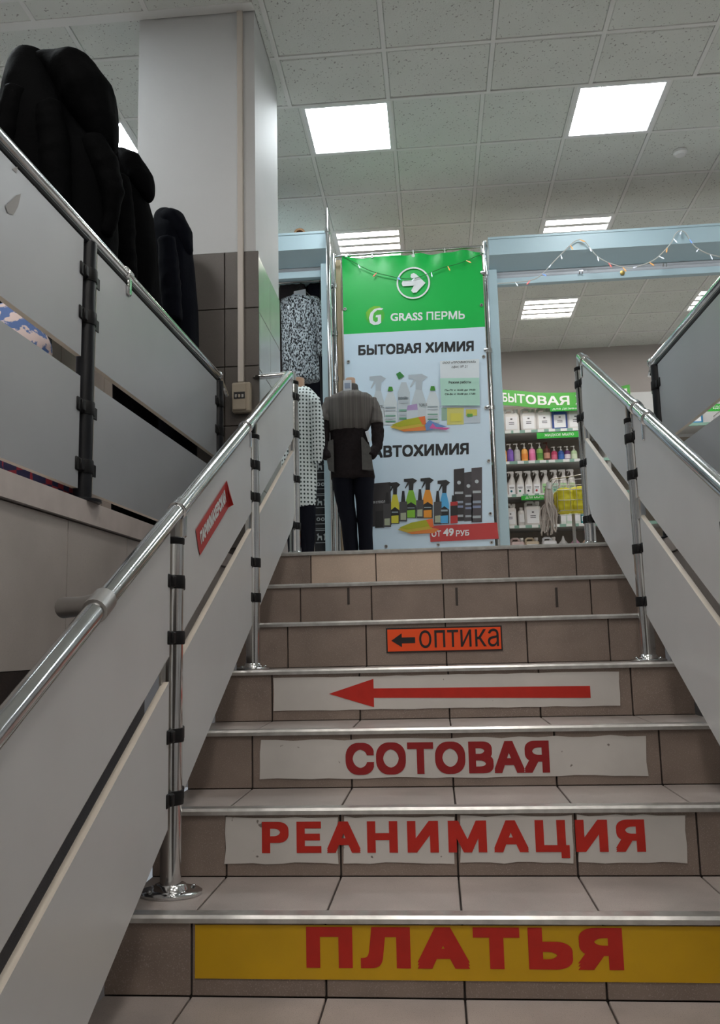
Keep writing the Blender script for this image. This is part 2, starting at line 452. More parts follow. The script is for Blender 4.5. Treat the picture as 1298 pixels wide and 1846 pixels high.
MB().box(-6, 6, -3.3, -3.2, -0.9, ZF + 0.1).build('wall_front', [LIGHTW], kind='structure', smooth=False)
MB().box(-3.4, -0.70, 7.5, 7.58, FL, 3.72).build('wall_shop_left', [WARMW], kind='structure', smooth=False)
MB().box(0.30, 0.36, 6.75, 10.55, FL, 3.70).build('wall_shop_right', [WARMW], kind='structure', smooth=False)
MB().box(-0.66, 0.40, 6.68, 6.74, FL, 3.70).build('wall_shop_front', [WOOD], kind='structure', smooth=False)

def side_wall(sg, name, zbot):
    w = MB()
    def q(y, z, o): return (sg * (MX(y) + o), y, z)
    ya, yb = -3.2, RY(7) - 0.0
    w.add([q(ya, zbot, .02), q(yb, zbot, .02), q(yb, FL - .06, .02), q(ya, FL - .06, .02),
           q(ya, zbot, .30), q(yb, zbot, .30), q(yb, FL - .06, .30), q(ya, FL - .06, .30)],
          [(0, 1, 2, 3), (4, 5, 6, 7), (0, 1, 5, 4), (3, 2, 6, 7), (0, 3, 7, 4), (1, 2, 6, 5)])
    w = w.build(name, [GROUT], kind='structure', smooth=False)
    y = 1.0
    rows = [(0.715, FL - 0.065)] if zbot > 0 else [(0.715, FL - 0.065), (0.29, 0.711), (-0.13, 0.286), (-0.55, -0.134)]
    while y < yb - 0.1:
        y1 = min(y + 0.43, yb)
        for z0, z1 in rows:
            g = 0.0025
            MB().add([q(y + g, z0, .0), q(y1 - g, z0, .0), q(y1 - g, z1, .0), q(y + g, z1, .0),
                      q(y + g, z0, .02), q(y1 - g, z0, .02), q(y1 - g, z1, .02), q(y + g, z1, .02)],
                     [(0, 1, 2, 3), (4, 5, 6, 7), (0, 1, 5, 4), (3, 2, 6, 7), (0, 3, 7, 4), (1, 2, 6, 5)]).build('wall_tile', [WTILE], w, False)
        y += 0.43
    c = MB()
    c.add([q(ya, FL - .06, -.012), q(yb, FL - .06, -.012), q(yb, FL + .004, -.012), q(ya, FL + .004, -.012),
           q(ya, FL - .06, .16), q(yb, FL - .06, .16), q(yb, FL + .004, .16), q(ya, FL + .004, .16)],
          [(0, 1, 2, 3), (4, 5, 6, 7), (0, 1, 5, 4), (3, 2, 6, 7), (0, 3, 7, 4), (1, 2, 6, 5)])
    c.build('trim_1' if sg < 0 else 'trim_2', [COPING], kind='structure', smooth=False)
side_wall(-1, 'wall_left', 0.712)
side_wall(1, 'wall_right', -0.9)
MB().box(-1.45, -1.38, -3.2, RY(7), -0.9, 0.72).build('wall_lower_left', [RISER], kind='structure', smooth=False)  # tile wall in shade; the darker riser tile puts that shade into its colour

# ------------------------------------------------------------------ staircase
stairs = thing('staircase', (0, RY(1), 0), 'brown tiled staircase climbing between the white panelled railings', 'stairs')
joints = [-0.80, -0.6, -0.3, 0.0, 0.3, 0.6, 0.80]
for i in range(-3, 8):
    y0 = RY(i); y1 = RY(i + 1) if i < 7 else y0 + 0.3
    z1 = i * h
    st = MB().box(-0.80, 0.80, y0, y1 + 0.02, -0.9, z1 - 0.012).build('step', [GROUT], stairs, False)
    for a, b in zip(joints[:-1], joints[1:]):
        mm = RISERL if (i == 7 and a in (-0.6, -0.3)) else RISER
        MB().bbox(a + 0.0022, b - 0.0022, y0 - 0.010, y0 + 0.002, z1 - h + 0.001, z1 - 0.012, 0.0015).build('riser_tile', [mm], st, False)
        if i < 7:
            MB().bbox(a + 0.0022, b - 0.0022, y0 + 0.018, y1 - 0.012, z1 - 0.013, z1, 0.0015).build('tread_tile', [TREAD], st, False)
    e = 0.0045
    MB().prism([(y0 - 0.020, z1 - 0.013), (y0 - 0.021, z1 - 0.003), (y0 - 0.016, z1 + 0.0035), (y0 + 0.020, z1 + 0.0035), (y0 + 0.020, z1 - 0.012)],
               'X', -0.80, 0.80).build('nosing', [ALU], st, False)
    if i == 6:
        for px, ln in ((628, 0.05), (823, 0.055), (1003, 0.06)):
            p = at(px, 1068, y0 - 0.0105)
            MB().box(p.x - 0.005, p.x + 0.005, y0 - 0.0115, y0 - 0.010, p.z - ln, p.z + 0.02).build('glue_mark', [GROUT], st, False)

# signs stuck to the risers
def ry(i): return RY(i) - 0.0105
def jag(x0, x1, z0, z1, n=9, a=0.004, seed=1):
    rnd = random.Random(seed); pts = []
    for k in range(n): pts.append((x0 + (x1 - x0) * k / n + (rnd.uniform(-a, a) if k else 0), z0 + rnd.uniform(0, a)))
    for k in range(3): pts.append((x1 - rnd.uniform(0, a), z0 + (z1 - z0) * k / 3))
    for k in range(n): pts.append((x1 - (x1 - x0) * k / n + (rnd.uniform(-a, a) if k else 0), z1 - rnd.uniform(0, a)))
    for k in range(3): pts.append((x0 + rnd.uniform(0, a), z1 - (z1 - z0) * k / 3))
    return pts
Y = ry(1)
s = MB().box(-0.591, 0.79, Y - 0.0025, Y, 0.038, 0.150).build('stair_sign', [YEL], label='yellow strip with red lettering on the lowest visible riser', cat='sign', smooth=False)
lettering('ПЛАТЬЯ', rect(-0.342, 0.338, 0.0625, 0.147, Y - 0.0035), RED, s, 0.075, spacing=1.2)
Y = ry(2)
s = thing('stair_sign', (0, Y, 0.2), 'white tile sign in four pieces with widely spaced red letters', 'sign')
for k, (a, b) in enumerate(((-0.605, -0.305), (-0.293, -0.004), (0.006, 0.292), (0.302, 0.572))):
    MB().prism(jag(a, b, 0.199, 0.318, 8, 0.005, k + 3), 'Y', Y - 0.0025, Y).build('sign_piece', [WVIN], s, False)
lettering('РЕАНИМАЦИЯ', rect(-0.505, 0.470, 0.2125, 0.305, Y - 0.0035), RED, s, 0.05, spacing=1.25)
Y = ry(3)
s = thing('stair_sign', (0, Y, 0.36), 'chipped white sign with dark red lettering on the third riser', 'sign')
MB().prism(jag(-0.577, 0.562, 0.361, 0.478, 22, 0.005, 11), 'Y', Y - 0.0025, Y).build('sign_piece', [WVIN], s, False)
lettering('СОТОВАЯ', rect(-0.317, 0.282, 0.373, 0.466, Y - 0.0035), DRED, s, 0.055, spacing=1.04)
Y = ry(4)
s = thing('stair_sign', (0, Y, 0.53), 'white strip with a long red arrow pointing left', 'sign')
MB().prism(jag(-0.595, 0.562, 0.536, 0.649, 22, 0.003, 17), 'Y', Y - 0.0025, Y).build('sign_piece', [WVIN], s, False)
MB().prism([(-0.404, 0.592), (-0.252, 0.639), (-0.252, 0.607), (0.465, 0.602), (0.465, 0.563), (-0.252, 0.576), (-0.252, 0.545)], 'Y', Y - 0.0035, Y - 0.0025).build('arrow', [RED], s, False)
Y = ry(5)
s = MB().box(-0.224, 0.209, Y - 0.004, Y, 0.720, 0.812).build('stair_sign', [INK], label='small orange sign with a black arrow and lowercase lettering', cat='sign', smooth=False)
MB().box(-0.219, 0.204, Y - 0.005, Y - 0.004, 0.725, 0.807).build('face', [ORG], s, False)
MB().prism([(-0.205, 0.765), (-0.165, 0.792), (-0.165, 0.776), (-0.115, 0.776), (-0.115, 0.754), (-0.165, 0.754), (-0.165, 0.740)], 'Y', Y - 0.006, Y - 0.005).build('arrow', [INK], s, False)
lettering('оптика', rect(-0.100, 0.196, 0.735, 0.801, Y - 0.006), INK, s, 0.0)

# ------------------------------------------------------------------ stair railings
ZR = 1.10                      # rail centre above the first post
def rail_z(y): return ZR + SL * (y - 2.19)
POSTY = [2.19, 3.171, 4.152]
CLIPZ = {-1: [[1050, 1150, 1325, 1437], [840, 898, 1015, 1078], [717, 784, 865, 949]],
         1: [[945, 998, 1200, 1330], [791, 857, 990, 1085], [693, 754, 836, 937]]}
def clip(b, x, y, z, sg, hgt=0.034, along=-1):
    """black plastic clamp round a post with a tongue on the panel"""
    b.lathe([(0.0295, -hgt / 2), (0.0305, -hgt / 2 + 0.003), (0.0305, hgt / 2 - 0.003), (0.0295, hgt / 2)], (x, y, z), 14)
    for dy in (-1, 1):
        b.bbox(x - sg * 0.004 - 0.008, x - sg * 0.004 + 0.008, min(y + dy * 0.026, y + dy * 0.072), max(y + dy * 0.026, y + dy * 0.072), z - hgt / 2, z + hgt / 2, 0.003)
    b.bbox(x - sg * 0.006 - 0.012, x - sg * 0.006 + 0.012, y - 0.052, y - 0.028, z - hgt * .42, z + hgt * .42, 0.003)
def stair_rail(sg, label):
    x = sg * PX
    R = thing('stair_railing', (x, 2.19, h), label, 'railing')
    # handrail
    ya, yb = (0.6, 4.02) if sg < 0 else (0.6, 4.12)
    hr = MB().tube([(x, y, rail_z(y)) for y in (ya, yb)], 0.0205, 16).build('handrail', [CHROME], R)
    joints_y = (2.235, 3.07) if sg < 0 else (3.10, 2.95, 4.02)
    for y in joints_y:
        dv = Vector((0, d, h)).normalized(); c = Vector((x, y, rail_z(y)))
        MB().tube([c - dv * 0.022, c - dv * 0.02, c + dv * 0.02, c + dv * 0.022], [0.022, 0.0255, 0.0255, 0.022], 16).build('rail_sleeve', [CHROME], hr)
        MB().bbox(x - sg * 0.006 - .008, x - sg * 0.006 + .008, y + 0.012, y + 0.032, rail_z(y) - 0.075, rail_z(y) - 0.012, 0.004).build('bracket', [CHROME], hr, False)
    for n, py in enumerate(POSTY):
        tread = 1 + 3 * n; zb = tread * h; zt = rail_z(py) - 0.075
        P = MB().tube([(x, py, zb + 0.004), (x, py, zt)], 0.026, 18).build('post', [CHROME], R)
        c = MB().lathe([(0.027, 0), (0.0285, 0.002), (0.0285, 0.016), (0.024, 0.019)], (x, py, zt - 0.003), 16)
        c.build('cap', [BLACKP], P)
        MB().bbox(x - 0.012, x + 0.012, py - 0.012, py + 0.020, zt + 0.012, rail_z(py) - 0.012, 0.004).build('saddle', [BLACKP if n == 1 else STEEL], P, False)
        fb = MB().lathe([(0.062, 0), (0.062, 0.006), (0.058, 0.009), (0.034, 0.010), (0.030, 0.022), (0.0275, 0.024)], (x, py, zb + 0.001), 20, 1.25 if n < 1 else 1.0, 1.0)
        for a in (0.6, 2.4, 3.9, 5.5):
            fb.lathe([(0.007, 0), (0.007, 0.005), (0.004, 0.007)], (x + 0.047 * math.cos(a) * (1.25 if n < 1 else 1), py + 0.047 * math.sin(a), zb + 0.009), 8)
        fb.build('base_flange', [CHROME], P)
        for cy in CLIPZ[sg][n]:
            z = at(x and (789 + (x - CAM.x) / py * F), cy, py).z if not (sg == 1 and n == 0) else at(1300, cy, py).z
            b = MB(); clip(b, x, py, z, sg); b.build('clip', [BLACKP], P)
    for n in range(3):
        yn = POSTY[n] - 0.055 if n < 3 else 0
        yp = POSTY[n] - 0.981 + 0.050
        if n == 0: yp = 0.75
        for o1, o0 in ((-0.026, -0.332), (-0.394, -0.742)):
            if n == 2 and o0 < -0.7: poly = [(yp, rail_z(yp) + o0), (yn - 0.06, rail_z(yn - 0.06) + o0), (yn, rail_z(yn) + o0 + 0.04), (yn, rail_z(yn) + o1), (yp, rail_z(yp) + o1)]
            else: poly = [(yp, rail_z(yp) + o0), (yn, rail_z(yn) + o0), (yn, rail_z(yn) + o1), (yp, rail_z(yp) + o1)]
            b = MB(); b.prism(poly, 'X', x - 0.0085, x + 0.0085, 1); b.mi[0] = 0; b.mi[1] = 0
            b.build('panel', [BOARD, EDGE], R, False)
        if n > 0 or sg < 0:   # little steel end plates between the boards
            ye = yn + 0.006
            MB().box(x - 0.012, x - 0.006, ye - 0.022, ye + 0.012, rail_z(ye) - 0.41, rail_z(ye) - 0.335).build('end_plate', [ALU], R, False)
    if sg < 0:
        y = 1.70; z = rail_z(y)
        b = MB().tube([(x, y, z), (x - 0.05, y + 0.03, z), (x - 0.10, y + 0.06, z), (x - 0.103, y + 0.062, z)], [0.0255, 0.020, 0.022, 0.018], 16)
        dv = Vector((0, d, h)).normalized(); c = Vector((x, y, z))
        b.tube([c - dv * 0.03, c - dv * 0.028, c + dv * 0.028, c + dv * 0.03], [0.022, 0.0258, 0.0258, 0.022], 16)
        b.build('rail_bracket', [STEEL], hr)
        y = 4.02; z = rail_z(y)
        b = MB().tube([(x, y, z - 0.02), (x, y + .03, z + 0.01), (x, y + 0.05, z - 0.02), (x, y + 0.055, z - 0.08)], [0.0205, 0.021, 0.014, 0.010], 12)
        b.tube([(x, y + 0.02, z + 0.012), (-0.84, y + 0.02, z + 0.004)], 0.014, 12)
        b.lathe([(0.032, 0), (0.032, 0.004)], (-0.845, y + 0.02, z - 0.0), 14)
        b.build('end_bracket', [CHROME], hr)
    return R
stair_rail(-1, 'chrome stair railing with white boards to the left of the steps')
stair_rail(1, 'chrome stair railing with white boards to the right of the steps')

# red sticker on the left railing
def pl(px, py, o=0.0): return atX(px, py, -PX + 0.0095 + o)
s = MB().add([pl(361, 1001), pl(412, 915), pl(409, 866), pl(353, 955), pl(358, 990),
              pl(361, 1001, .0015), pl(412, 915, .0015), pl(409, 866, .0015), pl(353, 955, .0015), pl(358, 990, .0015)],
             [(0, 1, 2, 3, 4), (9, 8, 7, 6, 5), (0, 1, 6, 5), (1, 2, 7, 6), (2, 3, 8, 7), (3, 4, 9, 8), (4, 0, 5, 9)])
s = s.build('direction_sticker', [mat('sticker red', srgb(190, 52, 50), 0.45)], label='red arrow-tailed sticker slanting up the left railing board', cat='sticker', smooth=False)
MB().add([pl(409, 866, .002), pl(412, 915, .002), pl(421, 910, .02), pl(414, 890, .015)], [(0, 1, 2, 3)]).build('curled_end', [mat('sticker red', (0, 0, 0))], s, False)
lettering('ПАРИКМАХЕРСКАЯ', quadmap(pl(363, 982, .003), pl(408, 905, .003), pl(405, 882, .003), pl(360, 960, .003)), WINK, s, 0.07)

# ------------------------------------------------------------------ raised floor railings
def mezz(sg, label):
    R = thing('balcony_railing', (sg * (MX(2.42) + .03), 2.42, FL), label, 'railing')
    def q(y, z, o=0.0): return Vector((sg * (MX(y) + 0.02 + o), y, z))
    zr = 2.005
    yend = 3.87 if sg < 0 else 4.0
    hr = MB().tube([q(-1.0, zr), q(yend, zr)], 0.019, 14).build('handrail', [CHROME], R)
    MB().tube([q(-1.0, zr - 0.028, -0.004), q(yend - 0.05, zr - 0.028, -0.004)], 0.010, 8).build('under_rail', [DARKPOST], hr)
    for y in ((2.72,) if sg < 0 else ()):
        b = MB().tube([q(y - .02, zr), q(y - .018, zr), q(y + .018, zr), q(y + .02, zr)], [.02, .0245, .0245, .02], 14)
        c = q(y, zr - 0.045, -0.012); b.bbox(c.x - .007, c.x + .007, y - 0.014, y + 0.014, zr - 0.075, zr - 0.01, 0.005)
        b.build('rail_bracket', [CHROME], hr)
    c = q(yend - .01, zr)
    b = MB().ell(c, (.026, .03, .026), n=10).tube([c, c + Vector((-sg * 0.004, 0.10 if sg < 0 else 0.02, -0.03)), c + Vector((-sg * .01, 0.13 if sg < 0 else 0.02, -0.06))], [.016, .012, .014], 8)
    b.build('end_fitting', [CHROME], hr)
    ps = (0.98, 2.42, 3.86) if sg < 0 else (1.12, 2.53, 3.94)
    for py in ps:
        c = q(py, 0)
        P = MB().tube([(c.x, py, FL + 0.004), (c.x, py, zr - 0.03)], 0.0265, 16).build('post', [DARKPOST], R)
        for z in ((1.87, 1.735, 1.46, 1.285) if sg < 0 else (1.88, 1.66, 1.46, 1.29)):
            b = MB(); clip(b, c.x, py, z, sg, 0.04); b.build('clip', [BLACKP], P)
        MB().lathe([(0.055, 0), (0.055, 0.008), (0.03, 0.014)], (c.x, py, FL + 0.004), 16).build('base_flange', [DARKPOST], P)
    for a, b2 in zip(ps[:-1], ps[1:]):
        for z0, z1 in ((1.605, 1.965), (1.215, 1.545)):
            ya, yb = a + 0.05, b2 - 0.05
            vs = [q(ya, z0, -.0085), q(yb, z0, -.0085), q(yb, z1, -.0085), q(ya, z1, -.0085), q(ya, z0, .0085), q(yb, z0, .0085), q(yb, z1, .0085), q(ya, z1, .0085)]
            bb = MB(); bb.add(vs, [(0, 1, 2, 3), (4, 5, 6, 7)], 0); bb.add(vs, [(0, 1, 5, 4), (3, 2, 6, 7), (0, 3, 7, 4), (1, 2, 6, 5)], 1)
            bb.build('panel', [BOARD_DIM, EDGE], R, False)
mezz(-1, 'level railing with dark posts on the raised floor at left below the coats')
mezz(1, 'level railing with dark post on the raised floor at upper right')

SCUFF = mat('bare scuffed board', (.36, .355, .345), .7)
brl = [o for o in COL.objects if o.name == 'balcony_railing'][0]
for pts in ([(10, 372), (30, 352), (38, 349), (33, 372), (24, 388), (14, 384)], [(52, 338), (62, 335), (72, 348), (79, 362), (68, 355), (60, 347)], [(22, 305), (32, 300), (30, 312)]):
    MB().poly([atX(x, y, -MX(1.9) - .009) for x, y in pts]).build('scuff', [SCUFF], brl, False)

# ------------------------------------------------------------------ column
CX0, CX1, CY0, CY1 = -1.475, -0.857, 4.04, 4.69
ZT = at(400, 455, CY0).z
colm = MB().box(CX0 + .012, CX1 - .012, CY0 + .012, CY1 - .012, FL, ZT).box(CX0 + .004, CX1 - .004, CY0 + .004, CY1 - .004, ZT, ZS + 0.005, 1)
colm.box(CX0 + .02, CX1 - .02, CY0 + .02, CY1 - .02, ZS, ZF, 1)
colm = colm.build('column', [GROUT, WHITEW], label='square white column with taupe tiles on its lower half', cat='column', smooth=False)
zrow = [ZT - 0.296 * k for k in range(6)]
xj = at(405, 560, CY0).x
for k in range(5):
    z1 = zrow[k] - .002; z0 = max(zrow[k + 1] + .002, FL + 0.002)
    if z0 > z1: continue
    for a, b in ((CX0, xj - 0.3), (xj - 0.3, xj), (xj, xj + 0.113 * 0 + 0.172), (xj + 0.172, CX1)):
        if b - a > 0.02: MB().bbox(a + .002, b - .002, CY0, CY0 + .014, z0, z1, .0015).build('column_tile', [CTILE], colm, False)
    for a, b in ((CY0 + .014, CY0 + .35), (CY0 + .35, CY1)):
        MB().bbox(CX1 - .014, CX1, a + .002, b - .002, z0, z1, .0015).build('column_tile', [mat('pale glazed tile', (0.46, 0.47, 0.44), 0.25, noise_amt=0.08, nscale=6)], colm, False)
        MB().bbox(CX0, CX0 + .014, a + .002, b - .002, z0, z1, .0015).build('column_tile', [CTILE], colm, False)
# trunking and breaker box
p0 = at(435, 690, CY0 - .01)
cx = p0.x
MB().bbox(cx - .014, cx + .014, CY0 - .026, CY0 + .003, p0.z, ZS - 0.01, .002).build('cable_trunking', [TRUNK], label='thin cream cable trunking running down the column face', cat='trunking', smooth=False)
a = at(418, 690, CY0 - .04); b = at(452, 742, CY0 - .04)
bx = MB().bbox(a.x, b.x, CY0 - .045, CY0 - .001, b.z, a.z, .006).build('breaker_box', [BREAK], label='beige breaker box on the column under the trunking', cat='breaker box', smooth=False)
MB().bbox(a.x + .004, a.x + .072, CY0 - .055, CY0 - .043, b.z + .008, a.z - .008, .004).build('cover', [BREAK], bx, False)
mx_, mz = (a.x + b.x) / 2 - .006, (a.z + b.z) / 2
MB().box(mx_ - .027, mx_ + .027, CY0 - .0565, CY0 - .054, mz - .012, mz + .022).build('window', [INK], bx, False)
for k in (-1, 0, 1):
    MB().bbox(mx_ + k * .016 - .005, mx_ + k * .016 + .005, CY0 - .060, CY0 - .056, mz - .006, mz + .010, .001).build('switch', [BREAK if k == 0 else STEEL], bx, False)

# ------------------------------------------------------------------ shutters
def shutter(name, YF, x0, x1, zt, zm, zb, zh, label, garl=False):
    """zt top of box, zm end of upright face, zb underside, zh bottom of hem bar"""
    R = thing(name, ((x0 + x1) / 2, YF, zt), label, 'shutter')
    MB().prism([(YF, zt), (YF, zm), (YF + .11, zb), (YF + .30, zb), (YF + .30, zt)], 'X', x0, x1).build('box', [SHUT, SLAT], R, False)
    MB().box(x0 - .004, x1 + .004, YF - .004, YF + .30, zt - .018, zt).build('top_lip', [SHUT], R, False)
    z = zb + .01; n = 0
    while z > zh + .05:
        MB().tube([(x0 + .06, YF + .125, z - .018), (x1 - .06, YF + .125, z - .018)], .021, 8, sq=(1, .35, 1)).build('slat', [SLAT], R); z -= .036; n += 1
    MB().bbox(x0 + .05, x1 - .05, YF + .10, YF + .15, zh, zh + .055, .004).build('hem_bar', [SHUT], R, False)
    return R
YS = 6.45
zt = at(881, 428, YS).z; zm = at(881, 460, YS).z; zb = at(883, 486, YS + .06).z; zh = at(900, 514, YS + .10).z
x0 = at(881, 440, YS).x
shR = shutter('roller_shutter', YS, x0, 3.4, zt, zm, zb, zh, 'long pale roller shutter box over the right shop opening')
g0 = at(885, 700, YS + .1).x; g1 = at(905, 700, YS + .1).x
MB().bbox(g0, g1, YS + .06, YS + .17, FL, zb, .004).build('guide_rail', [SHUT], shR, False)
MB().bbox(3.3, 3.38, YS + .06, YS + .17, FL, zb, .004).build('guide_rail', [SHUT], shR, False)
for px, py in ((1047, 497), (1198, 484)):
    p = at(px, py, YS + .1)
    MB().tube([p + Vector((-.012, -.012, .01)), p + Vector((-.012, -.025, .03)), p + Vector((.012, -.025, .03)), p + Vector((.012, -.012, .01))], .005, 6).build('pull_ring', [CHROME], shR)
p = at(1122, 492, YS + .095); MB().lathe([(.018, 0), (.018, .006), (.008, .008)], (0, 0, 0), 14).build('lock', [mat('brass', (.45, .32, .10), .35, .9)], shR, True, local=True)
lk = [o for o in shR.children if o.name.startswith('lock')][0]; lk.rotation_euler = (math.pi / 2, 0, 0); lk.location = p + Vector((0, .002, 0)) - WL[shR]
a = at(893, 510, YS + .09); MB().bbox(a.x - .02, a.x + .015, YS + .09, YS + .12, a.z - .018, a.z + .022, .003).build('end_stop', [BLACKP], shR, False)
YL = 6.15
ztl = at(588, 416, YL).z; zml = at(588, 447, YL).z; zbl = at(593, 474, YL + .06).z
xl1 = at(588, 440, YL).x
shL = shutter('roller_shutter', YL, -2.9, xl1, ztl, zml, zbl, zbl - .09, 'short pale roller shutter box between column and green banner')
g0 = at(581, 600, YL + .1).x; g1 = at(597, 600, YL + .1).x
MB().bbox(g0, g1, YL + .06, YL + .17, FL, zbl, .004).build('guide_rail', [SHUT], shL, False)
# tape roll on the left box
p = at(540, 415, YL + .12)
tr = MB()
rings = []
for r_, y_ in ((.030, -.025), (.046, -.025), (.046, .025), (.030, .025)):
    rings.append([(p.x + r_ * math.cos(2 * math.pi * k / 20), YL + .14 + y_, ztl + .047 + r_ * math.sin(2 * math.pi * k / 20)) for k in range(20)])
n = 20
tr.add([q for R_ in rings for q in R_], [(a * n + k, a * n + (k + 1) % n, ((a + 1) % 4) * n + (k + 1) % n, ((a + 1) % 4) * n + k) for a in range(4) for k in range(n)])
tr.build('tape_roll', [mat('brown tape', (.36, .20, .10), .4)], label='brown roll of tape lying on the left shutter box', cat='tape')

# ------------------------------------------------------------------ banner stand and banner
YB = 6.5
fr = thing('banner_stand', (0, YB, FL), 'chrome tube stand that holds the green and white banner', 'stand')
ztb = at(745, 453, YB).z
xl = at(603, 560, YB).x; xr = at(879, 560, YB).x
for x, top in ((xl, ztb + .02), (xr, ztb + .05)):
    P = MB().tube([(x, YB + .01, FL + .002), (x, YB + .01, top)], .0165, 12).build('upright', [CHROME], fr)
    for py in ((515, 601, 683) if x < 0 else (492, 632, 735)):
        z = at(603 if x < 0 else 880, py, YB).z
        MB().lathe([(.018, -.02), (.024, -.018), (.024, .018), (.018, .02)], (x, YB + .01, z), 12).ell((x - .028, YB - .01, z), (.02, .02, .02), n=8).build('clamp', [CHROME], P)
MB().tube([(xl - .01, YB + .01, ztb), (xr + .02, YB + .01, ztb + .01)], .012, 10).build('crossbar', [CHROME], fr)
for px in (671, 745, 802):
    p = at(px, 454, YB); MB().tube([(p.x - .012, YB + .01, ztb + .004), (p.x + .012, YB + .01, ztb + .004)], .0165, 10).build('sleeve', [CHROME], fr)
# taller pole left of the stand
p = at(591, 450, YL - .06)
pole = MB().tube([(p.x, YL - .06, FL), (p.x, YL - .06, at(591, 425, YL).z), (p.x, YL - .06, at(590, 392, YL).z), (p.x, YL - .06, at(590, 383, YL).z)], [.016, .016, .013, .009], 12)
pole.lathe([(.017, 0), (.021, .003), (.021, .03), (.017, .034)], (p.x, YL - .06, at(591, 428, YL).z), 12)
pole.build('chrome_pole', [CHROME], label='tall thin chrome pole rising above the left shutter box', cat='pole')
wp = at(612, 700, YB + .12)
MB().bbox(wp.x - .035, wp.x + .03, YB + .10, YB + .14, FL, at(612, 470, YB + .12).z, .003).build('wooden_plank', [WOOD], label='light wooden plank upright behind the banner edge', cat='plank', smooth=False)

bx0, bx1 = at(619, 560, YB).x, at(873, 560, YB).x
bzt, bzb = at(745, 458, YB).z, FL + 0.02
zg = at(748, 597, YB).z
ban = thing('banner', (0, YB, bzb), 'tall vinyl banner, green above and white below, with cleaning product prints', 'banner')
def wob(u, z):
    t = max(0.0, (z - (bzt - 0.20)) / 0.20)
    return -0.002 - t * t * (0.011 * math.sin(u * 37) + 0.012 * math.sin(u * 16 + 1)) 
def sheet(z0, z1, nz, name, m):
    nu = 60; b = MB()
    for i in range(nz + 1):
        for j in range(nu + 1):
            u = j / nu; z = z0 + (z1 - z0) * i / nz
            dz = 0.0
            if z > bzt - 0.02: dz = -0.016 * abs(math.sin(u * math.pi * 3.5))
            b.v.append(Vector((bx0 + (bx1 - bx0) * u, YB - .012 + wob(u, z), z + dz)))
    for i in range(nz):
        for j in range(nu):
            a = i * (nu + 1) + j; b.f.append((a, a + 1, a + nu + 2, a + nu + 1)); b.mi.append(0)
    return b.build(name, [m], ban)
gs = sheet(zg, bzt, 30, 'green_field', GREEN)
ws = sheet(bzb, zg, 20, 'white_field', BANW)
def bp(px, py, L=1): return at(px, py, YB - .014 - .0008 * L)
def pp(pts, m, L=1, parent=None, name='print'):
    b = MB(); b.poly([bp(x, y, L) for x, y in pts]); return b.build(name, [m], parent or ws, False)
def ring(cx, cy, r0, r1, m, L, parent, name):
    b = MB(); n = 40; c = bp(cx, cy, L); k = YB / F
    for r in (r0, r1):
        for j in range(n): b.v.append(c + Vector((math.cos(2 * math.pi * j / n), 0, math.sin(2 * math.pi * j / n))) * r * k)
    for j in range(n): b.f.append((j, (j + 1) % n, n + (j + 1) % n, n + j)); b.mi.append(0)
    return b.build(name, [m], parent, False)
ring(745, 510, 28.5, 31.5, WINK, 12, gs, 'arrow_ring')
pp([(726, 506), (745, 505), (740, 499), (741, 494), (746, 492), (751, 495), (767, 510), (751, 527), (745, 528), (741, 524), (746, 515), (726, 516), (724, 511)], WINK, 12, gs, 'arrow')
LIME = mat('lime print', srgb(120, 190, 40), .4)
LIMEL = mat('bright lime print', srgb(70, 182, 50), .4)
ring(676, 569, 0.01, 18, LIMEL, 2, gs, 'logo_disc')
pp([(660, 563), (666, 556), (674, 552), (684, 552), (690, 557), (680, 556), (671, 560), (665, 569), (663, 576)], LIME, 3, gs, 'logo_swoosh')
pp([(691, 556), (684, 555), (675, 557), (668, 564), (665, 573), (667, 582), (674, 586), (682, 585), (687, 582), (687, 567), (678, 568), (677, 572), (681, 572), (681, 579), (677, 581), (673, 578), (672, 572), (674, 564), (680, 559), (688, 559)], WINK, 4, gs, 'logo_letter')
lettering('GRASS ПЕРМЬ', quadmap(bp(704, 579), bp(838, 575), bp(838, 560), bp(704, 564)), WINK, gs, 0.03)
lettering('БЫТОВАЯ ХИМИЯ', quadmap(bp(646, 641), bp(854, 633), bp(854, 614), bp(646, 622)), INK, ws, 0.05)
lettering('АВТОХИМИЯ', quadmap(bp(671, 826), bp(845, 819), bp(845, 798), bp(671, 804)), INK, ws, 0.05)
pp([(774, 948), (896, 942), (899, 971), (776, 977)], mat('red banner print', srgb(196, 62, 62), .4), 8, ws, 'price_band')
lettering('ОТ', quadmap(bp(778, 968, 9), bp(795, 967, 9), bp(795, 956, 9), bp(778, 957, 9)), WINK, ws, .03)
lettering('49', quadmap(bp(799, 967, 9), bp(818, 966, 9), bp(818, 952, 9), bp(799, 953, 9)), WINK, ws, .04)
lettering('РУБ', quadmap(bp(822, 967, 9), bp(846, 965, 9), bp(846, 955, 9), bp(822, 956, 9)), WINK, ws, .03)
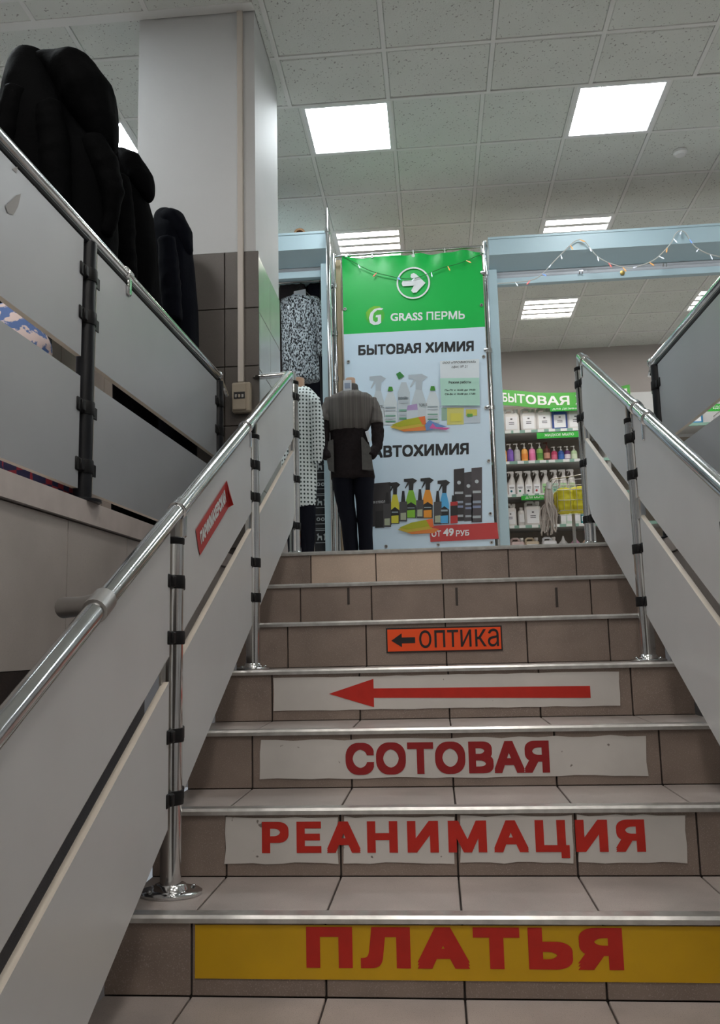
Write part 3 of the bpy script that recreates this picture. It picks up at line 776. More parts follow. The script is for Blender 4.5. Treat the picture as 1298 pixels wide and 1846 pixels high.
# printed products
def pm(r, g, b): return mat('print %d %d %d' % (r, g, b), srgb(r, g, b), .4)
def spray(cx, top, bot, w, body, head, lab, L, lw=None):
    hh = bot - top
    pp([(cx - w * .5, bot), (cx - w * .5, top + hh * .55), (cx - w * .2, top + hh * .28), (cx + w * .2, top + hh * .28), (cx + w * .5, top + hh * .55), (cx + w * .5, bot)], body, L)
    pp([(cx - w * .22, top + hh * .30), (cx - w * .22, top + hh * .14), (cx - w * .55, top + hh * .26), (cx - w * .62, top + hh * .25), (cx - w * .35, top + hh * .10), (cx - w * .72, top + hh * .09), (cx - w * .72, top + hh * .02), (cx + w * .2, top), (cx + w * .62, top + hh * .06), (cx + w * .25, top + hh * .14), (cx + w * .22, top + hh * .30)], head, L + 1)
    pp([(cx - w * .5, bot), (cx - w * .5, top + hh * .68), (cx, top + hh * .60), (cx + w * .5, top + hh * .68), (cx + w * .5, bot)], lab, L + 1)
def label_rows(x0, x1, y0, y1, L, cols):
    n = len(cols); hgt = (y1 - y0) / n
    for k, c in enumerate(cols):
        if c: pp([(x0, y0 + hgt * (k + .8)), (x1, y0 + hgt * (k + .75)), (x1, y0 + hgt * (k + .25)), (x0, y0 + hgt * (k + .3))], c, L)
GR1, GR2, GR3 = pm(196, 206, 212), pm(180, 190, 198), pm(150, 164, 172)
for k, (cx, top, bot, w) in enumerate(((682, 677, 768, 22), (755, 674, 768, 26))): spray(cx, top, bot, w, GR1, GR2, pm(205, 212, 216), 2)
for k, (cx, top, bot, w, capc) in enumerate(((704, 698, 766, 24, pm(60, 140, 40)), (780, 697, 762, 24, pm(60, 140, 40)), (728, 680, 762, 22, None))):
    pp([(cx - w * .5, bot), (cx - w * .5, top + 28), (cx - w * .2, top + 9), (cx + w * .2, top + 9), (cx + w * .5, top + 28), (cx + w * .5, bot)], pm(212, 220, 224) if k != 2 else GR1, 3 + k % 2)
    if capc: pp([(cx - 5, top + 7), (cx - 3, top - 1), (cx + 3, top - 1), (cx + 5, top + 7)], capc, 5)
    label_rows(cx - w * .38, cx + w * .38, top + 34, bot - 4, 6, [GR3, GR2, None, pm(120, 170, 150), GR2, pm(90, 150, 120)])
pp([(714, 674), (721, 670), (729, 678), (719, 684)], pm(50, 130, 60), 6)
pp([(735, 731), (752, 728), (753, 739), (733, 740)], pm(176, 150, 196), 7)
pp([(733, 740), (753, 739), (754, 760), (733, 762)], pm(205, 214, 222), 7)
lettering('AZEL', quadmap(bp(679, 736, 8), bp(692, 735, 8), bp(692, 730, 8), bp(679, 731, 8)), INK, ws)
lettering('EKO GEL', quadmap(bp(718, 720, 8), bp(734, 719, 8), bp(734, 715, 8), bp(718, 716, 8)), INK, ws)
lettering('TORUS', quadmap(bp(755, 733, 8), bp(770, 732, 8), bp(770, 727, 8), bp(755, 728, 8)), INK, ws)
for x0, x1, y0, y1, c, L in ((806, 836, 735, 766, pm(214, 208, 120), 3), (836, 866, 734, 763, pm(196, 206, 216), 3), (840, 860, 738, 750, pm(206, 200, 90), 5), (812, 832, 745, 760, pm(222, 212, 90), 5), (796, 806, 735, 758, pm(150, 180, 160), 3), (842, 852, 746, 752, pm(90, 160, 70), 6)):
    pp([(x0, y1), (x1, y1 - 1), (x1, y0), (x0, y0)], c, L)
def cloths(x, y, L, blue=True):
    pp([(x, y + 14), (x + 20, y + 21), (x + 60, y + 19), (x + 70, y + 12), (x + 50, y + 8)], pm(226, 130, 60), L)
    pp([(x - 5, y + 13), (x + 5, y + 7), (x + 52, y + 5), (x + 58, y + 11), (x + 12, y + 18)], pm(206, 176, 60), L + 1)
    pp([(x - 2, y + 9), (x + 20, y), (x + 46, y - 5), (x + 55, y + 6), (x + 12, y + 13)], pm(176, 176, 30), L + 2)
    pp([(x + 46, y - 5), (x + 58, y - 7), (x + 60, y + 8), (x + 54, y + 9)], pm(232, 112, 50), L + 3)
    if blue:
        pp([(x + 58, y + 8), (x + 66, y), (x + 78, y + 6), (x + 98, y + 12), (x + 60, y + 19)], pm(104, 140, 196), L + 3)
        pp([(x + 66, y + 15), (x + 72, y + 6), (x + 78, y + 13), (x + 104, y + 14), (x + 96, y + 18)], pm(214, 90, 160), L + 4)
cloths(708, 757, 9)
BLK = pm(30, 30, 32); DG = pm(70, 68, 70)
pp([(668, 950), (668, 872), (704, 869), (706, 946)], pm(52, 48, 50), 2)
lettering('ДЛЯ СТЕКОЛ', quadmap(bp(668, 909, 3), bp(694, 907, 3), bp(694, 902, 3), bp(668, 904, 3)), WINK, ws)
pp([(676, 952), (677, 922), (692, 920), (693, 951)], BLK, 4)
for cx, top, bot, w, c in ((712, 869, 944, 16, pm(214, 206, 60)), (741, 862, 934, 18, pm(130, 190, 50)), (771, 861, 934, 18, pm(232, 150, 40)), (801, 865, 944, 17, pm(80, 170, 222))):
    spray(cx, top, bot, w, c, BLK, BLK, 4); pp([(cx - w * .4, bot - 1), (cx - w * .4, bot - 14), (cx + w * .4, bot - 15), (cx + w * .4, bot - 1)], c, 6)
    label_rows(cx - w * .36, cx + w * .36, top + 52, bot - 14, 6, [GR3, None])
for cx, top, bot, w in ((698, 908, 950, 14), (727, 905, 940, 14), (757, 902, 934, 13), (789, 905, 945, 14)):
    pp([(cx - w / 2, bot), (cx - w / 2, top), (cx + w / 2, top - 1), (cx + w / 2, bot)], DG, 6)
    pp([(cx - 4, top), (cx - 2, top - 20), (cx + 2, top - 20), (cx + 4, top)], BLK, 6)
    pp([(cx - w * .35, bot - 3), (cx - w * .35, bot - 15), (cx + w * .35, bot - 16), (cx + w * .35, bot - 3)], pm(170, 176, 150), 7)
pp([(812, 944), (812, 905), (825, 904), (825, 943)], pm(186, 50, 50), 7); pp([(814, 905), (815, 893), (822, 893), (823, 904)], BLK, 7); pp([(812, 930), (812, 912), (825, 911), (825, 929)], BLK, 8)
for x0, x1, y0, y1, c in ((818, 837, 844, 940, pm(48, 44, 46)), (837, 852, 850, 940, pm(66, 62, 66)), (850, 869, 842, 942, pm(78, 72, 76))):
    pp([(x0, y1), (x1, y1 - 1), (x1, y0), (x0, y0 + 2)], c, 3)
    label_rows(x0 + 2, x1 - 2, y0 + 40, y1 - 6, 4, [pm(176, 180, 184), None, pm(150, 160, 176), pm(130, 140, 170), None, pm(170, 176, 180)])
    ring((x0 + x1) / 2, y0 + 26, .01, 3.4, pm(190, 196, 200), 5, ws, 'print')
cloths(722, 942, 10, False)
# paper notices taped to the banner
pn = MB(); c = [bp(793, 651, 14), bp(864, 647, 14), bp(864, 690, 14), bp(794, 688, 14)]
pn.add(c + [v + Vector((0, .002, 0)) for v in c], [(0, 1, 2, 3), (7, 6, 5, 4), (0, 1, 5, 4), (1, 2, 6, 5), (2, 3, 7, 6), (3, 0, 4, 7)])
pn = pn.build('paper_notice', [mat('white paper', (.74, .79, .82), .7)], label='white paper notice pinned to the banner above a green sheet', cat='notice', smooth=False)
lettering('ООО «ПРОФИСНАБ»', quadmap(bp(798, 656, 15), bp(858, 654, 15), bp(858, 650, 15), bp(798, 652, 15)), INK, pn, .01, shear=.25)
lettering('офис № 21', quadmap(bp(814, 665, 15), bp(843, 664, 15), bp(843, 658, 15), bp(814, 659, 15)), INK, pn, .0, shear=.25)
pn = MB(); c = [bp(793, 682, 16), bp(864, 681, 16), bp(865, 731, 16), bp(796, 731, 16)]
pn.add(c + [v + Vector((0, .002, 0)) for v in c], [(0, 1, 2, 3), (7, 6, 5, 4), (0, 1, 5, 4), (1, 2, 6, 5), (2, 3, 7, 6), (3, 0, 4, 7)])
pn = pn.build('paper_notice', [mat('mint paper', (.46, .72, .60), .7)], label='mint green sheet with opening hours on the banner', cat='notice', smooth=False)
lettering('Режим работы', quadmap(bp(809, 693, 17), bp(849, 692, 17), bp(849, 686, 17), bp(809, 687, 17)), INK, pn, .02)
lettering('Пн-Пт с 10.00 до 19.00', quadmap(bp(802, 706, 17), bp(857, 705, 17), bp(857, 701, 17), bp(802, 702, 17)), INK, pn, .02)
lettering('Сб-Вс с 10.00 до 17.00', quadmap(bp(802, 713, 17), bp(857, 712, 17), bp(857, 708, 17), bp(802, 709, 17)), INK, pn, .02)
# eyelets and ties
for px, py in ((624, 464), (671, 462), (745, 461), (802, 459), (868, 458), (622, 557), (628, 652), (868, 550), (872, 643), (876, 735), (881, 831), (884, 926), (886, 978), (790, 982), (696, 985)):
    c = at(px, py, YB - .017); e = MB()
    rings = [[c + Vector((r_ * math.cos(2 * math.pi * k / 10), y_, r_ * math.sin(2 * math.pi * k / 10))) for k in range(10)] for r_, y_ in ((.013, .002), (.013, -.004), (.006, -.004), (.005, .002))]
    e.loft(rings); e.build('eyelet', [STEEL], ban)
    if py < 470: MB().tube([c, (c.x, YB - .012, ztb + .005)], .004, 5).build('tie', [WINK], ban)

# ------------------------------------------------------------------ light garlands
BUL = [mat('bulb ' + n, c, .2, emit=.35) for n, c in (('white', (.85, .9, 1)), ('blue', (.25, .45, .95)), ('amber', (.9, .45, .15)), ('red', (.85, .2, .18)))]
WIRE = mat('clear garland wire', (.58, .58, .55), .4)
def smooth_path(pts, n=4):
    out = []
    for i in range(len(pts) - 1):
        p0, p1, p2, p3 = pts[max(i - 1, 0)], pts[i], pts[i + 1], pts[min(i + 2, len(pts) - 1)]
        for k in range(n):
            t = k / n
            out.append(0.5 * ((2 * p1) + (p2 - p0) * t + (2 * p0 - 5 * p1 + 4 * p2 - p3) * t * t + (3 * p1 - p0 - 3 * p2 + p3) * t ** 3))
    return out + [pts[-1]]
def garland(pts, label, step, wr, m):
    path = smooth_path(pts)
    g = MB().tube(path, wr, 5).build('string_light', [m], label=label, cat='string light')
    acc = 0; rnd = random.Random(5)
    for a, b in zip(path[:-1], path[1:]):
        acc += (b - a).length
        if acc > step:
            acc = 0; dv = Vector((rnd.uniform(-.6, .6), -.2, -1 + rnd.uniform(-.2, .9))).normalized()
            q = MB().tube([b, b + dv * .022, b + dv * .03, b + dv * .046], [.003, .0035, .006, .0025], 6)
            q.build('bulb', [rnd.choice(BUL + BUL[:1] * 6)], g)
YG = YS - .02
gp = [at(x, y, YG) for x, y in ((897, 511), (940, 508), (970, 500), (1000, 470), (1020, 450), (1035, 436), (1045, 432), (1055, 436), (1070, 455), (1085, 468), (1110, 478), (1135, 483), (1160, 477), (1180, 468), (1195, 455), (1210, 438), (1217, 423), (1226, 416), (1236, 420), (1245, 435), (1255, 446), (1275, 457), (1298, 463), (1330, 470))]
garland(gp, 'clear string light looped along the right shutter box', .085, .0045, WIRE)
gp = [at(x, y, YB - .035) for x, y in ((618, 462), (640, 474), (665, 487), (695, 496), (738, 503), (770, 494), (800, 482), (830, 474), (872, 456))]
garland(gp, 'thin green string light sagging across the banner top', .13, .003, mat('green garland wire', (.03, .22, .06), .5))

# smoke detector
p = at(1234, 274, 6.05); p.z = ZF
MB().lathe([(.05, 0), (.05, -.02), (.035, -.035), (.012, -.037)], (p.x, p.y + .1, ZF - .006), 18).build('smoke_detector', [LAMPW], label='small round white smoke detector on the ceiling tile', cat='detector')

# ------------------------------------------------------------------ coats on the raised floor
CB = mat('black coat cloth', (.0010, .0012, .0016), .8, spec=.05, noise_amt=.3, nscale=5, bump=.15, bscale=120)
CN = mat('navy coat cloth', (.0014, .0022, .0065), .75, spec=.08, noise_amt=.3, nscale=5, bump=.15, bscale=120)
def coat(Yc, rows, hood, sleeve, m, label, depth=.17, seed=0.0):
    k = Yc / F
    base = at((rows[-1][1] + rows[-1][2]) / 2, rows[-1][0], Yc)
    R = thing('hooded_coat', (base.x, Yc, FL), label, 'coat', 'hooded coats on stands')
    b = MB(); rings = []
    for y, xa, xb in rows:
        a, c = at(xa, y, Yc), at(xb, y, Yc); o = (a + c) / 2; r = (c.x - a.x) / 2
        dd = min(depth, r * 1.1)
        rings.append([(o.x + r * math.cos(t), Yc + dd * math.sin(t), o.z) for t in [2 * math.pi * j / 24 for j in range(24)]])
    if rows[-1][0] > 600: rings.append([(sum(p[0] for p in rings[-1]) / 24 + (p[0] - sum(q[0] for q in rings[-1]) / 24) * .95, Yc + (p[1] - Yc) * .95, FL + .08) for p in rings[-1]])
    b.loft(rings)
    me = blob(b, .012, .007, (11, 11, 2.0), 6, seed); me.materials.append(m); obj('coat_body', me, R)
    b = MB()
    for (x0, y0, r0), (x1, y1, r1) in zip(hood[:-1], hood[1:]):
        for t in (0, .34, .67, 1.0):
            p = at(x0 + (x1 - x0) * t, y0 + (y1 - y0) * t, Yc - .02); r = (r0 + (r1 - r0) * t) * k
            b.ell(p, (r, r * 1.35, r), n=12)
    me = blob(b, .010, .004, (13, 13, 7), 5, seed + 3); me.materials.append(m); obj('hood', me, R)
    for sl, dy in sleeve:
        b = MB(); b.tube([at(x, y, Yc + dy) for x, y, r in sl], [r * k for x, y, r in sl], 12)
        me = blob(b, .010, .005, (8, 8, 14), 5, seed + 5); me.materials.append(m); obj('sleeve', me, R)
    MB().tube([(base.x, Yc, FL + .002), (base.x, Yc, base.z + .05)], .015, 8).lathe([(.12, 0), (.12, .008), (.02, .015)], (base.x, Yc, FL + .002), 18).build('stand', [BLACKP], R)
coat(3.0, [(96, 38, 62), (104, 26, 84), (125, 20, 100), (170, 12, 125), (220, 2, 150), (280, -8, 190), (350, -16, 205), (430, -22, 208), (500, -24, 206), (530, -24, 202)],
     [(66, 118, 22), (100, 124, 32), (135, 142, 50), (158, 178, 54), (176, 222, 40), (190, 258, 24)],
     [([(165, 255, 30), (190, 300, 27), (205, 350, 20), (200, 395, 14), (190, 425, 13)], -.06), ([(30, 160, 22), (12, 240, 26), (0, 330, 25), (-8, 430, 22)], -.14), ([(88, 190, 26), (98, 270, 30), (105, 370, 26), (100, 470, 22)], -.15)],
     CB, 'largest black hooded coat, nearest at the upper left corner', .16, 1.0)
coat(3.45, [(272, 206, 220), (282, 196, 240), (320, 192, 256), (390, 198, 272), (470, 202, 282), (560, 204, 284), (760, 206, 282)],
     [(218, 278, 12), (236, 296, 24), (252, 326, 27), (262, 348, 18)], [([(215, 320, 20), (222, 400, 22), (228, 480, 20), (228, 560, 17)], -.15)],
     CB, 'middle black hooded coat between the big black and navy ones', .16, 5.0)
coat(3.78, [(380, 288, 308), (390, 280, 325), (420, 276, 340), (480, 280, 348), (560, 284, 354), (640, 288, 356), (780, 290, 352)],
     [(294, 392, 14), (312, 400, 24), (327, 424, 23), (335, 452, 14)], [([(300, 430, 16), (306, 500, 19), (312, 580, 17)], -.14)],
     CN, 'navy blue hooded coat furthest back beside the column', .15, 9.0)

# patterned cloth bundles glimpsed under the railing boards
plaid = mat('red tartan cloth', (.30, .03, .05), .85)
nt = plaid.node_tree; bs = nt.nodes['Principled BSDF']; tcn = nt.nodes.new('ShaderNodeTexCoord'); ck = nt.nodes.new('ShaderNodeTexChecker')
ck.inputs['Scale'].default_value = 26; ck.inputs['Color1'].default_value = (.34, .03, .05, 1); ck.inputs['Color2'].default_value = (.03, .03, .09, 1)
nt.links.new(tcn.outputs['Object'], ck.inputs['Vector']); nt.links.new(ck.outputs['Color'], bs.inputs['Base Color'])
pat = mat('blue patterned cloth', (.10, .18, .42), .8, noise_amt=1, nscale=30, ncol=(.75, .62, .60))
for e in pat.node_tree.nodes:
    if e.type == 'VALTORGB': e.color_ramp.elements[0].position = .47; e.color_ramp.elements[1].position = .52
def bundle(name, x0, x1, y0, y1, z0, z1, m, label, cat):
    b = MB().bbox(x0, x1, y0, y1, z0, z1, .02); me = blob(b, .012, .006, (10, 10, 10), 3, 2.0); me.materials.append(m)
    obj(name, me, label=label, cat=cat)
bundle('folded_blanket', -1.24, -1.08, 2.26, 2.56, FL + .004, FL + .13, plaid, 'red tartan blanket folded on the raised floor behind the railing', 'blanket')
b = MB().loft([[(-1.41 + .14 * sx * c_, 2.66 + .13 * sx * s_, z) for c_, s_ in [(math.cos(2 * math.pi * k / 16), math.sin(2 * math.pi * k / 16)) for k in range(16)]] for z, sx in ((FL + .005, .9), (FL + .3, 1.05), (FL + .58, 1), (FL + .70, .5))])
me = blob(b, .014, .008, (8, 8, 8), 3, 4.0); me.materials.append(pat)
obj('cloth_bundle', me, label='blue and pink patterned cloth bundle glimpsed between railing boards', cat='cloth')
pw = MB().box(-1.96, -1.9, 2.4, 5.6, FL, 2.42).build('wall_stall', [GROUT], kind='structure', smooth=False)
BRT = mat('warm brown stall tile', (.34, .26, .215), .5, noise_amt=.15, nscale=6)
for iy in range(11):
    for iz in range(4):
        MB().bbox(-1.9, -1.888, 2.4 + .29 * iy + .002, 2.4 + .29 * iy + .288, FL + .31 * iz + .002, FL + .31 * iz + .308, .0015).build('wall_tile', [BRT], pw, False)

# ------------------------------------------------------------------ mannequins
TOPG = mat('grey ribbed knit', (.175, .158, .148), .85, spec=.2, noise_amt=.45, nscale=16, stretch=(7, .5, .08), bump=.3, bscale=30)
TUNB = mat('dark brown knit', (.022, .0165, .0175), .9, spec=.15, noise_amt=.4, nscale=60, bump=.2, bscale=150)
POCK = mat('grey pocket velour', (.12, .115, .11), .8, noise_amt=.3, nscale=40)
TAG = mat('white paper tag', (.75, .80, .86), .7)
def eringx(cx, Yc, z, rx, ry, n=28): return [(cx + rx * math.cos(2 * math.pi * j / n), Yc + ry * math.sin(2 * math.pi * j / n), z) for j in range(n)]
YM = 5.9; km = YM / F
def zx(px, py): p = at(px, py, YM); return p.x, p.z
man = thing('mannequin', (at(632, 900, YM).x, YM, FL), 'headless mannequin in a grey and brown tunic before the banner', 'mannequin')
def garment(rows, name, m, seed, amp=.005, ry=.115, parent=man, YY=YM, vox=.010, fr=(14, 14, 3)):
    rings = []
    for y, xa, xb in rows:
        a, c = at(xa, y, YY), at(xb, y, YY); r = (c.x - a.x) / 2
        rings.append(eringx((a.x + c.x) / 2, YY, (a.z + c.z) / 2, r, min(ry, r * .72)))
    b = MB().loft(rings); me = blob(b, vox, amp, fr, 3, seed); me.materials.append(m)
    return obj(name, me, parent)
yoke = garment([(704, 619, 645), (709, 610, 654), (714, 596, 668), (722, 590, 674), (740, 590, 675), (760, 592, 672), (776, 593, 664), (778, 594, 662)], 'tunic_yoke', TOPG, 1.0, .004)
sk = garment([(768, 595, 662), (785, 596, 661), (820, 596, 668), (850, 596, 674), (864, 597, 676)], 'tunic_skirt', TUNB, 2.0, .006, .125)
garment([(771, 593.5, 663.5), (774, 593, 664), (778, 593.5, 663.5)], 'yoke_band', TOPG, 1.0, .0, .122, vox=.006)
# collar and neck stump
cx_, cz = zx(632, 706)
col_ = MB(); rr = [(.052, -.01), (.058, .0), (.052, .045), (.044, .052), (.040, .03), (.040, -.01)]
col_.loft([eringx(cx_, YM, cz + z, r, r * .9, 20) for r, z in rr]); col_.build('collar', [POCK], yoke)
nx, nz = zx(632, 702)
MB().loft([eringx(nx, YM, nz + z, r, r * .9, 16) for r, z in ((.036, -.03), (.034, .05), (.034, .075), (.030, .08))]).build('neck', [SKIN], man)
t0 = at(622, 686, YM - .05)
MB().bbox(t0.x - .012, t0.x + .045, YM - .058, YM - .054, t0.z - .075, t0.z + .0, .001).build('price_tag', [TAG], man, False)
MB().bbox(t0.x - .004, t0.x + .036, YM - .0595, YM - .058, t0.z - .06, t0.z - .02, .0004).build('tag_print', [mat('tag grey', (.35, .42, .55), .7)], man, False)
zp = at(633, 712, YM - .115); MB().tube([at(633, 708, YM - .085), at(633, 722, YM - .095), at(632, 733, YM - .105)], [.005, .003, .005], 6).build('zip_pull', [CHROME], yoke)
# arms
for sg, pts in ((-1, [(596, 718, 10), (588, 745, 11.5), (584, 775, 11.5), (584, 800, 9.5), (590, 826, 8)]), (1, [(670, 720, 10), (678, 748, 11.5), (681, 780, 11.5), (680, 805, 9.5), (668, 823, 8)])):
    for nm, mm, sel in (('sleeve_upper', TOPG, pts[:2] + [((pts[1][0] + pts[2][0]) / 2, (pts[1][1] + pts[2][1]) / 2, 11.8)]), ('sleeve_lower', TUNB, [((pts[1][0] + pts[2][0]) / 2, (pts[1][1] + pts[2][1]) / 2 - 4, 11.2)] + pts[2:])):
        yo = [-.0, -.01, -.02, -.05, -.10]
        b = MB(); off = 0 if nm.endswith('upper') else 1
        b.tube([at(x, y, YM + yo[min(i + off, 4)]) for i, (x, y, r) in enumerate(sel)], [r * km for x, y, r in sel], 14)
        me = blob(b, .009, .004, (20, 20, 20), 3, sg); me.materials.append(mm); obj(nm, me, man)
# pockets
for pts in ([(592, 796), (600, 792), (602, 850), (592, 846), (588, 822)], [(651, 788), (654, 788), (668, 806), (672, 846), (653, 846)]):
    c = [at(x, y, YM - .118 if pts[0][0] > 620 else YM - .10) for x, y in pts]
    n = len(c); off = Vector((0, .05, 0))
    MB().add(c + [v + off for v in c], [tuple(range(n)), tuple(range(2 * n - 1, n - 1, -1))] + [(i, i + n, (i + 1) % n + n, (i + 1) % n) for i in range(n)]).build('pocket', [POCK], sk, False)
MB().poly([at(x, y, YM - .13) for x, y in ((658, 778), (664, 776), (669, 795), (664, 797))]).build('care_tag', [TAG], sk, False)
# legs
fz = FL + .01
for pts in ([(618, 855, 21), (622, 900, 17.5), (629, 940, 14.5), (633, 990, 13)], [(655, 855, 20), (657, 900, 16.5), (658, 945, 13.5), (660, 990, 12.5)]):
    P = [at(x, y, YM) for x, y, r in pts]; P.append(Vector((P[-1].x + .004, YM, fz)))
    b = MB().tube(P, [r * km for x, y, r in pts] + [10.5 * km], 14); me = blob(b, .011, .004, (9, 9, 5), 3, 3.0); me.materials.append(NAVY); obj('trouser_leg', me, man)
# cardigan mannequin
DOT = mat('white knit with dark dots', (.70, .76, .76), .9, bump=.2, bscale=120)
nt = DOT.node_tree; bs = nt.nodes['Principled BSDF']; tcn = nt.nodes.new('ShaderNodeTexCoord'); sp = nt.nodes.new('ShaderNodeSeparateXYZ')
nt.links.new(tcn.outputs['Object'], sp.inputs[0])
def wav(sock, k):
    a = nt.nodes.new('ShaderNodeMath'); a.operation = 'MULTIPLY'; a.inputs[1].default_value = k; nt.links.new(sock, a.inputs[0])
    b_ = nt.nodes.new('ShaderNodeMath'); b_.operation = 'SINE'; nt.links.new(a.outputs[0], b_.inputs[0]); return b_.outputs[0]
ad = nt.nodes.new('ShaderNodeMath'); ad.operation = 'ADD'; nt.links.new(wav(sp.outputs['X'], 285), ad.inputs[0]); nt.links.new(wav(sp.outputs['Z'], 235), ad.inputs[1])
rp = nt.nodes.new('ShaderNodeValToRGB'); rp.color_ramp.elements[0].position = .75; rp.color_ramp.elements[1].position = .98
rp.color_ramp.elements[0].color = (.72, .78, .78, 1); rp.color_ramp.elements[1].color = (.04, .06, .06, 1)
nt.links.new(ad.outputs[0], rp.inputs['Fac']); nt.links.new(rp.outputs['Color'], bs.inputs['Base Color'])
YC = 5.75; kc = YC / F
man2 = thing('mannequin', (at(545, 900, YC).x, YC, FL), 'mannequin in a white dark-dotted long cardigan behind the railing post', 'mannequin')
garment([(697, 534, 552), (704, 520, 562), (716, 508, 572), (760, 506, 574), (800, 508, 572), (835, 508, 570), (880, 508, 571), (905, 509, 570), (914, 510, 569)], 'cardigan', DOT, 6.0, .006, .12, man2, YC)
for xs in ([(566, 718, 11), (572, 760, 12), (574, 800, 12), (570, 834, 9)],):
    b = MB().tube([at(x, y, YC - .05) for x, y, r in xs], [r * kc for x, y, r in xs], 14); me = blob(b, .009, .004, (16, 16, 16), 3, 8.0); me.materials.append(DOT); obj('sleeve', me, man2)
p = at(538, 700, YC - .0); MB().loft([eringx(p.x, YC, p.z + z, r, r, 16) for r, z in ((.045, -.03), (.042, .03), (.042, .065), (.036, .07))]).build('neck', [SKIN], man2)
for x0, x1 in ((528, 540), (552, 556)):
    P = [at(x0, 905, YC), at(x0 + 2, 950, YC), at(x0 + 3, 990, YC)]; P.append(Vector((P[-1].x, YC, FL + .01)))
    MB().tube(P, [18 * kc, 15 * kc, 12 * kc, 10 * kc], 12).build('trouser_leg', [NAVY], man2)

# ------------------------------------------------------------------ clothes hanging in the left shop
KN = mat('speckled black and white knit', (.50, .56, .60), .9, noise_amt=1, nscale=85, ncol=(.008, .008, .012), stretch=(1.6, 1.6, .7), bump=.3, bscale=90)
for e, pz in zip(KN.node_tree.nodes, range(99)):
    if e.type == 'VALTORGB': e.color_ramp.elements[0].position = .46; e.color_ramp.elements[1].position = .54
YK = 6.42; kk = YK / F
swt = thing('knit_sweater', (at(545, 690, YK).x, YK, at(545, 690, YK).z), 'black and white speckled sweater hanging beside the column', 'sweater')
garment([(538, 508, 572), (548, 506, 582), (580, 508, 578), (640, 508, 574), (688, 509, 576)], 'sweater_body', KN, 3.0, .006, .07, swt, YK, fr=(10, 10, 2))
b = MB().tube([at(x, y, YK - .03) for x, y, r in ((572, 546, 9), (579, 580, 10), (582, 620, 10), (580, 640, 8))], [r * kk for r in (9, 10, 10, 8)], 12)
me = blob(b, .010, .005, (10, 10, 10), 3, 1.0); me.materials.append(KN); obj('sleeve', me, swt)
b = MB().poly([at(x, y, YK - .062) for x, y in ((517, 553), (524, 562), (540, 560), (552, 540), (551, 521), (530, 525), (527, 545))]); b.build('white_lining', [TAG], swt, False)
b = MB().poly([at(x, y, YK - .066) for x, y in ((527, 531), (541, 530), (543, 552), (529, 554))]); tg = b.build('price_tag', [mat('blue white tag', (.55, .68, .80), .7)], swt, False)
for k in range(4): MB().poly([at(x, y, YK - .068) for x, y in ((529, 534 + 4 * k), (540, 533 + 4 * k), (540, 534.5 + 4 * k), (529, 535.5 + 4 * k))]).build('tag_line', [mat('tag grey', (0, 0, 0))], tg, False)
hk = at(540, 506, YK); p1 = at(515, 545, YK); p2 = at(572, 545, YK)
zrl = at(545, 507, YK).z
MB().tube([hk + Vector((0, 0, .004)), hk + Vector((.012, 0, .012)), hk + Vector((.018, 0, 0)), hk + Vector((0, 0, -.05)), p1], .005, 6).tube([hk + Vector((0, 0, -.05)), p2], .005, 6).build('hanger', [BLACKP], swt)
MB().tube([(-2.2, YK, zrl), (at(582, 505, YK).x + .02, YK, zrl)], .012, 10).build('clothes_rail', [CHROME], label='chrome clothes rail inside the left shop opening', cat='rail')
# dark garments behind and striped leggings
YD = 6.8
for n, (xa, xb, m_, lb) in enumerate(((556, 590, NAVY, 'dark navy trousers hanging behind the speckled sweater'), (506, 552, mat('dark brown garment', (.02, .012, .014), .8), 'dark garment hanging behind the sweater near the column'))):
    zt_ = at(570, 512, YD).z; zb_ = at(570, 790, YD).z; a = at(xa, 600, YD).x; b_ = at(xb, 600, YD).x
    b = MB().bbox(a, b_, YD - .06, YD + .06, zb_, zt_, .02); me = blob(b, .014, .012, (16, 16, 1.5), 3, n * 4.0); me.materials.append(m_)
    obj('hanging_trousers' if n == 0 else 'hanging_coat', me, label=lb, cat='trousers' if n == 0 else 'coat')
lgm = mat('black nordic knit', (.010, .010, .012), .9)
YN2 = 6.35
zt_ = at(583, 815, YN2).z; a = at(567, 900, YN2).x; b_ = at(597, 900, YN2).x
lg = MB().loft([[(x, y, z) for x, y in ((a, YN2 - .03), ((a + b_) / 2, YN2 - .045), (b_, YN2 - .03), (b_, YN2 + .03), (a, YN2 + .03))] for z in (FL + .03, FL + .3, zt_ - .1, zt_)])
lg = lg.build('patterned_leggings', [lgm], label='black knitted leggings with rows of white deer', cat='leggings', smooth=False)
LGW = mat('grey white yarn', (.32, .34, .34), .9)
def lgpoly(pts): MB().poly([at(x, y, YN2 - .05) for x, y in pts]).build('motif', [LGW], lg, False)
for cy in (842, 906, 969):
    for cx in (576, 588):
        lgpoly([(cx - 5, cy - 5), (cx - 2, cy - 8), (cx - 1, cy - 3), (cx + 4, cy - 3), (cx + 5, cy + 5), (cx + 3, cy + 5), (cx + 2, cy + 1), (cx - 1, cy + 1), (cx - 2, cy + 5), (cx - 4, cy + 5), (cx - 3, cy - 2)])
    for dy in (-13, 9): lgpoly([(569, cy + dy), (594, cy + dy - .6), (594, cy + dy + .4), (569, cy + dy + 1)])
